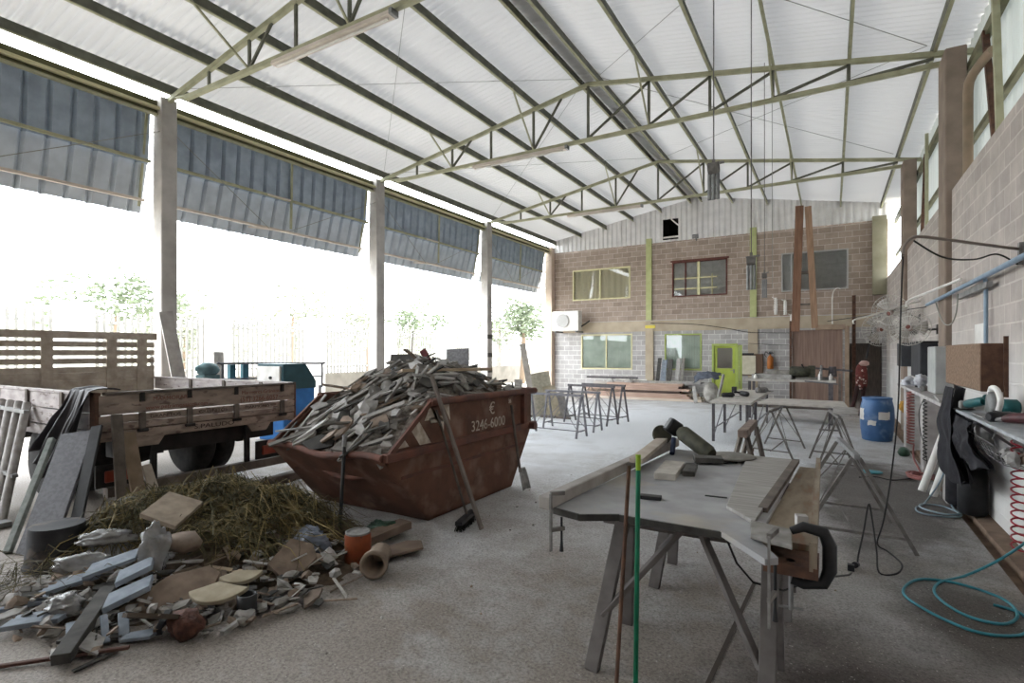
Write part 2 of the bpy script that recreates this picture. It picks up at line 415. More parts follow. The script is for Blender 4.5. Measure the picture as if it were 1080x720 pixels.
m_green = mat('green_frame', '#a7b565', '#99a758', rough=.5, scale=5)
def window(n, r, m, fw, bars, y=YB + .02):
    x0, x1, z0, z1 = r
    f = MB().bx(x0, x1, y - .04, y + .04, z0, z0 + fw).bx(x0, x1, y - .04, y + .04, z1 - fw, z1).bx(x0, x0 + fw, y - .04, y + .04, z0 + fw, z1 - fw).bx(x1 - fw, x1, y - .04, y + .04, z0 + fw, z1 - fw)
    for k in bars: f.bx(x0 + (x1 - x0) * k - fw / 2, x0 + (x1 - x0) * k + fw / 2, y - .03, y + .03, z0 + fw, z1 - fw)
    o = struct('window_%d' % n, f, m)
    obj('pane', MB().add([(x0 + fw, y + .008, z0 + fw), (x1 - fw, y + .008, z0 + fw), (x1 - fw, y + .008, z1 - fw), (x0 + fw, y + .008, z1 - fw)], [(0, 1, 2, 3)]), gl, o)
    return o
window(1, WIN[0], m_cream, .06, (.49,))
w2 = window(2, WIN[1], m_redf, .05, (.25,))
obj('glazing_bar', MB().bx(-4.42, -4.32, YB - .01, YB + .05, 3.92, 5.19).bx(-5.3, -3.7, YB - .0, YB + .04, 4.55, 4.6).bx(-5.3, -3.7, YB, YB + .04, 4.15, 4.2).bx(-3.9, -3.86, YB, YB + .04, 3.92, 4.7), m_cream, w2)
obj('lintel', MB().bx(-5.42, -3.28, YB - .05, YB + .02, 5.23, 5.29), m_redf, w2)
window(3, WIN[2], m_alu, .05, (.16, .48))
m_blind = mat('vertical_blind', '#e2efe4', '#cbdccf', rough=.8, scale=3)
def blind(r, n, par):
    x0, x1, z0, z1 = r; b = MB()
    for i in range(n):
        xa = x0 + (x1 - x0) * (i + .5) / n; M = Rz(.22)
        b.box((xa, YB + .075, (z0 + z1) / 2), ((x1 - x0) / n * .92, .006, z1 - z0 - .16), M)
    obj('vertical_blind', b, m_blind, par)
w4 = window(4, WIN[3], m_cream, .05, (.5,)); blind(WIN[3], 22, w4)
w5 = window(5, WIN[4], m_green, .05, ()); blind(WIN[4], 15, w5)
obj('curtain', MB().grid(lambda u, v: V((-9.6 + 2.55 * u, YB + .08 + .02 * math.sin(u * 60), 3.9 + 1.36 * v)), 80, 1), mat('beige_curtain', '#e6e0c6', rough=.9), bpy.data.objects['window_1'])
obj('roller_blind', MB().grid(lambda u, v: V((-5.3 + 1.9 * u, YB + .09, 3.9 + 1.3 * v)), 2, 1), mat('grey_blind', '#d4d4d0', '#c6c6c2', rough=.9), w2)
obj('roller_blind', MB().grid(lambda u, v: V((-1.5 + 1.95 * u, YB + .09, 3.9 + 1.3 * v)), 2, 1), MATS['grey_blind'], bpy.data.objects['window_3'])
# dark doorway: recess
b = MB()
b.add([(DARK[0], YB + .18, -.3), (DARK[1], YB + .18, -.3), (DARK[1], YB + .18, 2.1), (DARK[0], YB + .18, 2.1)], [(0, 1, 2, 3)])
d2 = struct('door_2', b, mat('dark_timber_door', '#5d544e', '#4b443f', scale=6, stretch=(6, 6, .6)))
# green office door
x0, x1, z0, z1 = DOOR
d1 = struct('door_1', MB().bx(x0, x0 + .07, YB - .06, YB + .1, z0, z1).bx(x1 - .07, x1, YB - .06, YB + .1, z0, z1).bx(x0 + .07, x1 - .07, YB - .06, YB + .1, z1 - .07, z1), m_green)
b = MB().bx(x0 + .08, x1 - .08, YB - .01, YB + .03, z0 + .03, 1.12).bx(x0 + .08, x1 - .08, YB - .01, YB + .03, 1.88, z1 - .08).bx(x0 + .08, x0 + .18, YB - .01, YB + .03, 1.12, 1.88).bx(x1 - .18, x1 - .08, YB - .01, YB + .03, 1.12, 1.88)
obj('door_leaf', b, mat('lime_door', '#a9b650', '#9daa48', rough=.5, scale=4), d1)
obj('pane', MB().add([(x0 + .18, YB + .008, 1.12), (x1 - .18, YB + .008, 1.12), (x1 - .18, YB + .008, 1.88), (x0 + .18, YB + .008, 1.88)], [(0, 1, 2, 3)]), gl, d1)
obj('door_handle', MB().bx(x1 - .15, x1 - .11, YB - .05, YB - .01, .95, 1.1).bar((x1 - .13, YB - .05, 1.05), (x1 - .24, YB - .05, 1.05), .02), m_gal, d1)
frame = MB().bar((x1, YB - .06, .04), (x1 + .24, YB - .85, .04), .04).bar((x1, YB - .06, 1.96), (x1 + .24, YB - .85, 1.96), .04).bar((x1, YB - .06, .04), (x1, YB - .06, 1.96), .04).bar((x1 + .24, YB - .85, .04), (x1 + .24, YB - .85, 1.96), .04)
for k in range(1, 6): frame.bar((x1 + .24 * k / 6, YB - .06 - .79 * k / 6, .04), (x1 + .24 * k / 6, YB - .06 - .79 * k / 6, 1.96), .015)
obj('security_grille', frame, m_green, d1)

# corner posts of the back wall
struct('trim_8', MB().bx(-10.8, -10.48, YB - .3, YB + .05, -.05, 6.3), mat('corner_plaster', '#c9b8a8', '#bcaa98', scale=3))
struct('trim_9', MB().bx(1.15, 1.54, YB - .25, YB + .02, 3.6, 6.15), mat('mossy_plaster', '#8f8a76', '#7d7862', scale=2))

# ------------------------------------------------------------------ columns
def column(x0, x1, y0, y1, z1, m, label, z0=-.3):
    c = one('concrete_column', MB().bx(x0, x1, y0, y1, z0, z1), m, label, 'column', 'concrete columns', bevel=.015); return c
column(-10.76, -10.46, 5.2, 5.48, 6.36, m_conc, 'nearest concrete column of the open left side, a grey plank leaning on its foot', -.05)
c2_ = column(-10.76, -10.46, 10.6, 10.9, 6.36, m_conc, 'middle concrete column of the open left side, rising behind the rubble skip', -.05)
c3_ = column(-10.76, -10.46, 16.0, 16.3, 6.36, m_conc, 'furthest concrete column of the open left side, with dark bands low on its face', -.05)
obj('painted_band', MB().bx(-10.465, -10.452, 15.995, 16.305, 1.0, 1.15).bx(-10.465, -10.452, 15.995, 16.305, 1.55, 1.7).bx(-10.465, -10.452, 15.995, 16.305, 2.2, 2.35), m_stoneD, c3_)
column(1.46, 1.72, 10.25, 10.85, 6.25, mat('right_column_concrete', '#8f8074', '#7d6f64', scale=3, bump=.2, bscale=25), 'nearer tall brown concrete column against the block wall on the right, above the brown box')
column(1.46, 1.72, 15.7, 16.3, 6.25, MATS['right_column_concrete'], 'further brown concrete column on the right wall, behind the wall fans')

# ------------------------------------------------------------------ roof
roofm = bpy.data.materials.new('roof_sheet'); roofm.use_nodes = True
def roof_nodes():
    N = roofm.node_tree.nodes; L = roofm.node_tree.links; b = N['Principled BSDF']
    b.inputs['Base Color'].default_value = lin('#cfcdcb'); b.inputs['Roughness'].default_value = .55; b.inputs['Specular IOR Level'].default_value = .3
    t = N.new('ShaderNodeBsdfTranslucent'); t.inputs['Color'].default_value = (.84, .83, .84, 1)
    mx = N.new('ShaderNodeMixShader'); mx.inputs[0].default_value = ROOF_TR
    L.new(b.outputs[0], mx.inputs[1]); L.new(t.outputs[0], mx.inputs[2]); L.new(mx.outputs[0], N['Material Output'].inputs['Surface'])
ROOF_TR = .035  # translucent share added to the metal sheet to brighten its underside
roof_nodes()
def corr(t, p=.14, h=.03): return h * math.sin(2 * PI * t / p)
def roof_half(xa, xb):
    b = MB(); n = int((YB + .3 - Y0) / .0275); vs = []
    for i in range(n + 1):
        y = Y0 + (YB + .3 - Y0) * i / n; dz = corr(y) + .06
        vs += [(xa, y, roofz(xa) + dz), (xb, y, roofz(xb) + dz)]
    return b.add(vs, [(2 * i, 2 * i + 1, 2 * i + 3, 2 * i + 2) for i in range(n)], True)
struct('ceiling_left', roof_half(LX, RX), roofm)
struct('ceiling_right', roof_half(RX, EX), roofm)
# purlins
m_purl = mat('purlin_steel', '#55554a', '#6a6a5c', rough=.6, scale=5)
PX = [-10.39, -9.2, -8.07, -6.93, -5.79, -3.16, -1.99, -.91, .25, 1.39]
NM = ['at the left eave', 'second up from the left eave', 'third up from the left eave', 'fourth up from the left eave', 'nearest the ridge on the left slope', 'nearest the ridge on the right slope', 'second down from the ridge on the right slope', 'third down from the ridge on the right slope', 'second from the right eave', 'at the right eave']
def cpurlin(x, h=.17, wd=.06, m=None, label=''):
    z = roofz(x) + .02; o = thing('roof_purlin', label, 'roof purlin', (x, Y0, z - h), 'roof purlins')
    obj('web', MB().bx(x - .015, x + .01, Y0, YB - .02, z - h, z), m or m_purl, o)
    obj('flange', MB().bx(x - .015, x + min(wd, .035), Y0, YB - .02, z - h - .008, z - h + .006), m_steelL, o, label='pale green lower flange')
for x, nm in zip(PX, NM): cpurlin(x, label='olive steel roof purlin ' + nm)
cpurlin(-4.66, .16, .20, label='wide grey ridge purlin, the left one of the ridge pair')
cpurlin(-4.26, .16, .08, label='narrow olive ridge purlin, the right one of the ridge pair')
struct('trim_10', MB().bx(-4.68, -4.24, Y0, YB, 7.66, 7.69), roofm)

# trusses
def truss(y, label):
    ZC = 6.24; x0, x1 = -10.5, 1.5
    o = thing('roof_truss', label, 'roof truss', (-4.5, y, ZC), 'roof trusses')
    top = MB().bar((x0 - .3, y, roofz(x0 - .3) - .22), (RX, y, roofz(RX) - .2), .07, .08).bar((RX, y, roofz(RX) - .2), (2.3, y, roofz(2.3) - .17), .07, .08)
    obj('top_chord', top, m_steelL, o)
    bot = MB().tube([(x0 + .05, y, ZC + .12), (x0 + .5, y, ZC + .05), (x0 + 1.2, y, ZC)], .03, 6).bar((x0 + .6, y, ZC), (x1 + .1, y, ZC), .08, .07)
    obj('bottom_chord', bot, m_steelL, o)
    for x in [-9.2, -8.07, -6.93, -5.79, RX, -3.16, -1.99, -.91, .25]:
        obj('web_post', MB().bar((x, y, ZC + .03), (x, y, roofz(x) - .22), .035, .05), m_purl, o)
    for a, c, full in ((-8.07, -7.5, 1), (-5.79, -5.1, 1), (RX, -3.16, 0), (-3.16, -1.99, 0), (-1.99, -.91, 0), (-.91, .25, 0), (.25, 1.39, 0)):
        obj('web_diagonal', MB().bar((a, y, ZC + .03), (c, y, roofz(c) - .24), .035, .045), m_purl, o)
    for x in (-8.07, -5.79, -3.16, -.91):
        obj('knee_brace', MB().bar((x, y, ZC + .02), (x, y - .95, roofz(x) - .1), .03, .03), m_steelL, o)
    return o
truss(5.34, 'nearest roof truss, springing from the nearest left column and leaving the top of the photo')
truss(10.75, 'middle roof truss, spanning from behind the skip to the tall brown column')
truss(16.15, 'furthest roof truss, just before the gable wall')
truss(.0, 'roof truss overhead behind the viewpoint')
# tube lights on the trusses
m_lamp = mat('lamp_housing', '#cfc4b8', '#c2b6aa', rough=.5, scale=5)
def lamp(y, label):
    o = thing('tube_light', label, 'lamp', (-6.2, y, 6.1), 'tube lights under the trusses')
    obj('housing', MB().prism([(-.07, 0), (.07, 0), (.045, .07), (-.045, .07)], 2.44, (-7.42, y - .02, 6.13), Mx(((0, 0, 1), (1, 0, 0), (0, 1, 0)))), m_lamp, o)
    obj('end_cap', MB().bx(-4.98, -4.93, y - .09, y + .05, 6.125, 6.205), m_gal, o)
    obj('tube', MB().tube([(-7.35, y - .02, 6.115), (-5.05, y - .02, 6.115)], .018, 8), m_white, o)
lamp(5.34, 'long tube light under the nearest truss, ending in mid air at upper left')
lamp(10.75, 'long tube light under the middle truss')
lamp(16.15, 'long tube light under the furthest truss')

# bracing rods
def rod(p, q, label, r=.006):
    one('bracing_rod', MB().tube([p, q], r, 5), m_wire, label, 'rod', 'thin bracing rods')
def rp(x, y): return (x, y, roofz(x) - .05)
rod(rp(-10.3, 5.4), rp(-4.6, 10.7), 'thin roof rod crossing the left slope from the nearest column to the middle truss')
rod(rp(-10.3, 10.7), rp(-4.6, 5.4), 'thin roof rod crossing the left slope from the middle column to the nearest truss')
rod(rp(-10.3, 10.8), rp(-4.6, 16.1), 'thin roof rod on the left slope between the middle and furthest trusses, rising away')
rod(rp(-10.3, 16.1), rp(-4.6, 10.8), 'thin roof rod on the left slope between the middle and furthest trusses, rising nearer')
rod(rp(1.3, 5.4), rp(-4.2, 10.7), 'thin roof rod on the right slope from above the viewpoint to the ridge')
rod(rp(1.3, 10.7), rp(-4.2, 16.1), 'thin roof rod on the right slope from the tall column to the ridge')
rod(rp(1.3, 16.1), rp(-4.2, 10.8), 'thin roof rod on the right slope falling to the further right column')
rod(rp(1.3, 10.7), rp(-4.2, 5.4), 'thin roof rod on the right slope from the tall column up to the near ridge')

# eave beam and awning on the open left side
o = thing('eave_beam', 'long olive steel eave beam running over the left columns', 'beam', (-10.6, Y0, 6.05))
obj('web', MB().bx(-10.68, -10.60, Y0, YB - .3, 6.06, 6.30), mat('olive_beam', '#4e4c34', '#5e5b40', rough=.6, scale=4), o)
obj('flange', MB().bx(-10.60, -10.50, Y0, YB - .3, 6.125, 6.165), mat('cream_flange', '#d2cda6', '#c2bd94', rough=.5, scale=4), o, label='cream coloured flange')
obj('lower_flange', MB().bx(-10.66, -10.56, Y0, YB - .3, 6.03, 6.06), m_steelL, o)
m_awn = mat('awning_sheet', '#a3aebb', '#8f9aa7', rough=.5, scale=4)
m_awnL = mat('awning_sheet_lower', '#c3cad2', '#b3bac2', rough=.5, scale=4)  # extra bounced light on the lower sheets is put into this paler colour
def awning(y0, y1, label):
    o = thing('awning_panel', label, 'awning', (-10.8, y0, 4.3), 'corrugated awning panels over the open side')
    def sheet(xa, za, xb, zb):
        n = int((y1 - y0) / .02); vs = []
        for i in range(n + 1):
            y = y0 + (y1 - y0) * i / n; d = -.085 * max(0.0, 1 - abs((y % .32) - .16) / .045)
            vs += [(xa + d, y, za), (xb + d, y, zb)]
        return MB().add(vs, [(2 * i, 2 * i + 2, 2 * i + 3, 2 * i + 1) for i in range(n)])
    obj('upper_sheet', sheet(-10.73, 6.20, -10.82, 5.16), m_awn, o)
    obj('lower_sheet', sheet(-10.84, 5.2, -11.10, 4.30), m_awnL, o, label='lower sheet painted paler for bounced light')
    obj('middle_rail', MB().bar((-10.74, y0, 5.2), (-10.74, y1, 5.2), .05), m_steelL, o)
    obj('lower_rail', MB().bar((-10.95, y0, 4.52), (-10.95, y1, 4.52), .05), m_lamp, o)
    ym = (y0 + y1) / 2 + .1
    obj('mid_post', MB().bar((-10.68, ym, 6.05), (-10.72, ym, 4.55), .04), m_steelL, o)
    obj('strut', MB().bar((-10.70, ym, 5.2), (-10.72, ym - .6, 5.2), .03), m_lamp, o)
    obj('strut', MB().bar((-10.78, ym, 4.5), (-10.95, ym - .9, 4.45), .03), m_lamp, o)
    for y in (y0 + .08, y1 - .08):
        obj('side_frame', MB().bar((-10.7, y, 6.05), (-10.98, y, 4.4), .035), m_steelL, o)
    obj('stay_cable', MB().tube([(-10.5, y1 + .1, 5.75), (-10.9, y1 - 2.4, 4.5)], .007, 5), m_wire, o)
    obj('stay_cable', MB().tube([(-10.5, y0 - .05, 5.75), (-10.9, y0 + 2.2, 4.5)], .007, 5), m_wire, o)
awning(-.1, 5.15, 'corrugated awning panel left of the nearest column, cut by the left edge of the photo')
awning(5.5, 10.55, 'corrugated awning panel between the nearest and middle left columns')
awning(10.95, 15.95, 'corrugated awning panel between the middle and furthest left columns')
awning(16.35, 20.95, 'corrugated awning panel between the furthest left column and the back wall')

# cladding above the right wall, outside the columns
def rclad():
    b = MB(); n = int((YB - Y0) / .03); vs = []
    for i in range(n + 1):
        y = Y0 + (YB - Y0) * i / n; d = trap(y, .22, .035)
        vs += [(1.86 + d, y, WZ - .1), (1.86 + d, y, 6.55)]
    return b.add(vs, [(2 * i, 2 * i + 1, 2 * i + 3, 2 * i + 2) for i in range(n) if Y0 + (YB - Y0) * i / n < 20.7])
cm = bpy.data.materials.new('translucent_cladding'); cm.use_nodes = True
def cl_nodes():
    N = cm.node_tree.nodes; L = cm.node_tree.links; b = N['Principled BSDF']
    b.inputs['Base Color'].default_value = lin('#c3c6c4'); b.inputs['Roughness'].default_value = .5
    t = N.new('ShaderNodeBsdfTranslucent'); t.inputs['Color'].default_value = (.78, .85, .82, 1)
    mx = N.new('ShaderNodeMixShader'); mx.inputs[0].default_value = .05
    L.new(b.outputs[0], mx.inputs[1]); L.new(t.outputs[0], mx.inputs[2]); L.new(mx.outputs[0], N['Material Output'].inputs['Surface'])
cl_nodes()
struct('wall_right_cladding', rclad(), cm)
o = one('cladding_rail', MB().bar((1.8, Y0, 4.85), (1.8, YB, 4.85), .06, .09), m_steel, 'lower olive rail of the cladding above the right wall', 'rail', 'cladding rails')
o = one('cladding_rail', MB().bar((1.78, Y0, 5.95), (1.78, YB, 5.95), .08, .13), m_steel, 'upper olive rail of the cladding above the right wall', 'rail', 'cladding rails')
one('cladding_post', MB().bar((1.70, 8.35, 4.12), (1.70, 8.62, 6.35), .07), m_steelL, 'pale olive upright over the right wall, before the tall brown column', 'post')
one('cladding_brace', MB().bar((1.75, 9.35, 5.95), (1.75, 8.75, 4.12), .07), m_rust, 'dark red brown diagonal brace behind the bent downpipe', 'brace')
one('cladding_brace', MB().bar((1.75, 14.6, 6.0), (1.75, 15.2, 4.15), .06), m_rust, 'diagonal brace before the further right column', 'brace')
one('cladding_post', MB().bar((1.72, 14.2, 4.12), (1.72, 14.2, 6.3), .06), m_steelL, 'pale olive upright over the right wall, before the further brown column', 'post')
one('downpipe', MB().tube([(1.60, 9.5, 4.0), (1.60, 9.5, 5.25), (1.605, 9.46, 5.36), (1.63, 9.36, 5.43), (1.68, 9.1, 5.47), (1.74, 8.9, 5.5)], .058, 12), mat('brown_pipe', '#94806c', '#80705e', rough=.6, scale=4), 'bent brown downpipe beside the tall right column', 'pipe')
# ================================================================== TRUCK (tailgate towards the hall)
TX, TY0, TY1 = -6.32, 2.54, 4.82          # tailgate plane, near and far side
XH = -9.92                                # headboard
m_truck = mat('truck_boards', '#9d8d81', '#7e7067', scale=5, bump=.15, bscale=40, c3='#6a5a52', c3scale=9, c3lo=.58, c3hi=.66, stretch=(1, 1, 2.5))
m_truckS = mat('truck_side_boards', '#b9b2b0', '#9a9291', scale=5, bump=.15, bscale=40, c3='#7a706c', c3scale=9, c3lo=.6, c3hi=.68, stretch=(1, 1, 2.5))
m_chas = mat('chassis_black', '#211f1f', '#2e2b2a', rough=.7, scale=8)
m_tyre = mat('tyre_rubber', '#1d1c1c', '#2c2a29', rough=.9, scale=12)
m_plk = mat('bed_planks', '#8f867e', '#756c65', scale=3, stretch=(1, 8, 1), bump=.1)
tr = thing('truck', 'old timber sided flatbed truck backed in with its painted tailgate facing the skip', 'truck', (-8.1, 3.68, 0))
obj('bed_floor', MB().bx(XH, TX, TY0 + .03, TY1 - .03, .93, .98), m_plk, tr)
# tailgate: boards with a gap, hinged stakes, top capping
b = MB().bx(TX, TX + .035, TY0, TY1, 1.075, 1.27).bx(TX, TX + .035, TY0, TY1, .985, 1.06).bx(TX, TX + .035, TY0, TY1, .91, .98)
tg = obj('tailgate', b, m_truck, tr, bevel=.006)
obj('capping', MB().bx(TX - .02, TX + .05, TY0 + .05, TY1, 1.272, 1.30), m_woodD, tg)
for k, y in enumerate((2.93, 3.42, 3.98, 4.62)):
    obj('stake', MB().bx(TX + .036, TX + .06, y - .03, y + .03, .88, 1.075), m_woodD, tg); obj('latch', MB().bx(TX + .036, TX + .055, y - .022, y + .022, 1.19, 1.285), m_chas, tg)
    obj('hinge', MB().tube([(TX + .06, y - .05, .885), (TX + .06, y + .05, .885)], .018, 8), m_chas, tg)
m_letter = mat('red_brown_lettering', '#74493f', rough=.8)
m_letterD = mat('dark_lettering', '#3b302c', rough=.8)
MT = Mx(((0, 0, 1), (1, 0, 0), (0, 1, 0)))          # text facing +X, reading along +Y
text_mesh('lettering', 'MARMORARIA', .06, (TX + .0365, 3.25, 1.205), MT, m_letter, tg, .001, 1.1)
text_mesh('lettering', 'www.petramosaicos.com', .062, (TX + .0365, 3.30, 1.115), MT, m_letter, tg, .001, 1.05)
text_mesh('lettering', 'Marmores-Granitos', .066, (TX + .0365, 4.32, 1.205), MT, m_letter, tg, .001, 1.0)
text_mesh('lettering', '(51) 3266-6057', .085, (TX + .0365, 4.30, 1.12), MT, m_letter, tg, .001, 1.0)
for y in (3.17, 3.70, 4.27):
    text_mesh('lettering', 'GRANITOS' if y == 3.17 else 'GR@NITOS' if y == 3.70 else 'MARMORES', .05, (TX + .0365, y, 1.02), MT, m_letterD, tg, .001, 1.3)
sill = obj('rear_sill', MB().bx(TX - .1, TX + .03, TY0, TY1, .80, .90), m_truck, tr, bevel=.006)
text_mesh('lettering', 'S.PALUDO', .07, (TX + .032, 3.72, .85), MT, m_letterD, sill, .001, 1.5)
for y in (3.0, 4.3):
    obj('sill_bracket', MB().prism([(-.16, 0), (.16, 0), (.1, -.09), (-.1, -.09)], .03, (TX, y, .80), MT), m_truck, tr)
# corner posts
for y in (TY0 - .03, TY1 - .02):
    obj('corner_post', MB().bx(TX - .09, TX + .03, y, y + .05, .78, 1.30), m_rust, tr, bevel=.005)
# near and far side boards
for y, nm in ((TY0 - .035, 'side_board'), (TY1, 'side_board')):
    s = obj(nm, MB().bx(XH, TX - .09, y, y + .035, 1.10, 1.27).bx(XH, TX - .09, y, y + .035, .92, 1.085), m_truckS, tr, bevel=.006)
    obj('capping', MB().bx(XH, TX - .09, y - .01, y + .05, 1.272, 1.30), m_truckS, s)
    for x in (-7.0, -7.9, -8.8):
        obj('stake', MB().bx(x - .03, x + .03, y - .025, y - .001, .86, 1.285), m_woodD, s)
    obj('side_rail', MB().bx(XH, TX - .1, y, y + .04, .80, .905), m_truckS, s)
# headboard of slats
hb = MB()
for k, z in enumerate((1.04, 1.16, 1.28, 1.40, 1.53, 1.66, 1.79)): hb.bx(XH - .03, XH, TY0 - .5, TY1, z, z + .085 + (.034 if k < 3 else 0))
hb.bx(XH - .04, XH + .02, TY0 - .5, TY1 + .03, 1.92, 2.03)
h = obj('headboard', hb, m_wood, tr, bevel=.005)
for y in (2.35, 3.35, 4.18, 4.62): obj('upright', MB().bx(XH, XH + .03, y - .07, y + .07, 1.0, 1.92), m_wood, h)
# chassis, axle, wheels, lamps
for y in (3.2, 4.16): obj('chassis_rail', MB().bx(-10.3, TX - .15, y - .04, y + .04, .58, .78), m_chas, tr)
obj('rear_beam', MB().bx(TX - .30, TX - .14, TY0 + .2, TY1 - .2, .60, .79), m_chas, tr)
for x in (-7.35, -8.85): obj('cross_member', MB().bx(x - .05, x + .05, 3.2, 4.16, .6, .76), m_chas, tr)
obj('axle', MB().tube([(-7.9, 2.75, .45), (-7.9, 4.6, .45)], .07, 10).blob((-7.9, 3.68, .45), (.2, .2, .2), 2, .05), m_chas, tr)
def wheel(c, r=.45, wd=.25):
    M = Rx(PI / 2); p = [(r * .55, -wd / 2), (r * .9, -wd / 2), (r, -wd / 2 + .04), (r, wd / 2 - .04), (r * .9, wd / 2), (r * .55, wd / 2)]
    o = obj('wheel', MB().lathe(p, c, 28, M), m_tyre, tr)
    obj('rim', MB().lathe([(r * .56, -wd * .35), (r * .3, -wd * .1), (r * .3, wd * .1), (r * .56, wd * .35)], c, 20, M), m_dusty, o)
for x in (-7.9,):
    for y in ((2.75, 3.03, 4.33, 4.61) if x > -9 else (2.8, 4.56)): wheel((x, y, .45))
obj('underrun_bar', MB().bx(TX - .12, TX - .02, TY0 + .1, TY1 - .05, .22, .32), m_woodD, tr)
for y in (3.1, 4.2): obj('bar_hanger', MB().bx(TX - .1, TX - .06, y - .03, y + .03, .3, .8), m_chas, tr)
m_red = mat('tail_lamp_red', '#93402e', '#7a3426', rough=.3, scale=10, spec=.5)
for y in (2.74, 4.5):
    o = obj('lamp_board', MB().bx(TX - .06, TX - .03, y - .2, y + .2, .33, .56), m_chas, tr)
    obj('tail_light', MB().bx(TX - .03, TX + .0, y - .13, y + .13, .38, .5), m_red, o, bevel=.01, label='red tail light')
obj('mudguard', MB().grid(lambda u, v: V((-7.9 + .56 * math.cos(PI * (.1 + .8 * u)), 2.6 + .55 * v, .5 + .56 * math.sin(PI * (.1 + .8 * u)))), 12, 1), m_chas, tr, solid=.01)
obj('mud_flap', MB().bx(-7.32, -7.30, 2.62, 3.15, .15, .75), m_rubber, tr)
# black tarpaulin thrown over the near corner
def tarp():
    def f(u, v):
        # u runs along the bed edge (0 = corner), v falls from the bed over the side
        if v < .22:
            t = v / .22; p = V((-6.30 - .40 * u, 2.74 - .26 * t, 1.325 + .02 * math.sin(PI * t)))
        else:
            t = (v - .22) / .78
            p = V((-6.30 - .40 * u - (.26 + .08 * u) * t, 2.475 - .10 * t, 1.325 - (.74 + .12 * math.sin(u * 5)) * t))
        k = max(0, v - .18)
        fold = .07 * math.sin(u * 19 + 1.5 * v) * k * 1.3 + .03 * math.sin(u * 43 + 4 * v) * k
        p += V((.25, -1, 0)) * (fold + .09 * k); p.z += .03 * mnoise.noise(V((u * 5, v * 6, 1)))
        return p
    return MB().grid(f, 60, 44)
one('tarpaulin', tarp(), mat('black_tarpaulin', '#1f1d20', '#302d32', rough=.55, scale=7, spec=.4), 'black tarpaulin thrown over the near corner of the truck bed', 'tarpaulin', solid=.008)

# frames, slab, boards leaning on the truck
def rack():
    o = thing('folded_trestle_frame', 'bundle of pale metal tubes with cross plates leaning on the truck side', 'frame', (-7.3, 2.1, 0))
    mt = mat('pale_dusty_tube', '#a39f9c', '#85807c', rough=.7, scale=12)
    for k, (xa, xb) in enumerate(((-7.62, -8.55), (-7.42, -8.28), (-7.24, -8.03), (-7.05, -7.80))):
        obj('tube', MB().tube([(xa, 2.02, 0), (xb, 2.46, 1.13)], .042, 10), mt, o)
    obj('cross_plate', MB().bar((-8.66, 2.40, 1.07), (-7.62, 2.40, 1.05), .05, .035), m_gal, o)
    obj('cross_plate', MB().bar((-8.25, 2.19, .47), (-7.25, 2.19, .43), .05, .035), m_gal, o)
    obj('foot_plate', MB().bar((-7.75, 2.0, .03), (-6.9, 1.98, .03), .16, .05), m_gal, o)
rack()
def lean(name, label, cat, p, q, wdir, wd, th, m, group=None):
    p = V(p); q = V(q); d = (q - p); L = d.length; d.normalize(); wv = V(wdir); wv = (wv - d * wv.dot(d)).normalized(); n = wv.cross(d)
    M = Mx((wv, d, n)).transposed()
    return one(name, MB().box((p + q) / 2, (wd, L, th), M), m, label, cat, group, bevel=.004)
m_gslab = mat('granite_grey', '#8e8d90', '#7a797c', scale=30, lo=.4, hi=.6, rough=.5, bump=.05)
lean('stone_slab', 'long grey stone slab leaning on the truck corner below the tarpaulin', 'stone slab', (-5.80, 1.88, .0), (-6.36, 2.40, .92), (.86, .5, 0), .30, .035, mat('granite_grey_dark', '#605f64', '#525156', scale=30, lo=.4, hi=.6, rough=.5, bump=.05))
lean('stone_slab', 'narrow pale edged stone slab standing on edge left of the wide leaning slab', 'stone slab', (-5.99, 1.76, .01), (-6.56, 2.26, .86), (.86, .5, 0), .055, .05, mat('pale_edge_stone', '#8e938f', '#777c79', scale=20))
lean('plank', 'dark plank leaning behind the grey slab under the truck corner', 'plank', (-5.62, 2.06, 0), (-6.22, 2.50, .98), (.86, .5, 0), .10, .03, m_black)
lean('plank', 'left upright board leaning on the tailgate', 'board', (-5.98, 2.62, .02), (-6.20, 2.66, 1.08), (0, 1, 0), .10, .03, m_woodD, 'boards leaning on the tailgate')
lean('plank', 'right upright board leaning on the tailgate, the wider one', 'board', (-5.98, 2.80, .02), (-6.24, 2.78, .88), (0, 1, 0), .13, .03, mat('brown_board', '#8a7868', '#756553', scale=6), 'boards leaning on the tailgate')
lean('plank', 'short speckled board leaning right of the two upright boards', 'board', (-5.98, 2.98, .02), (-6.22, 2.94, .52), (0, 1, 0), .09, .03, m_wood, 'boards leaning on the tailgate')
one('black_bucket', MB().lathe([(.215, 0), (.22, .02), (.205, .05), (.185, .30), (.18, .325)], (-5.36, 1.88, 0), 28), mat('bucket_black', '#26262a', '#3a393a', rough=.7, scale=5, c3='#5a4e44', c3scale=6), 'upturned black bucket with a dusty base, standing before the leaning slab', 'bucket')
# beam on the ground under the truck
one('timber_beam', MB().bar((-6.0, 3.5, .06), (-6.1, 5.0, .10), .12, .12), m_woodD, 'dark timber beam lying in front of the truck bumper', 'beam', bevel=.01)

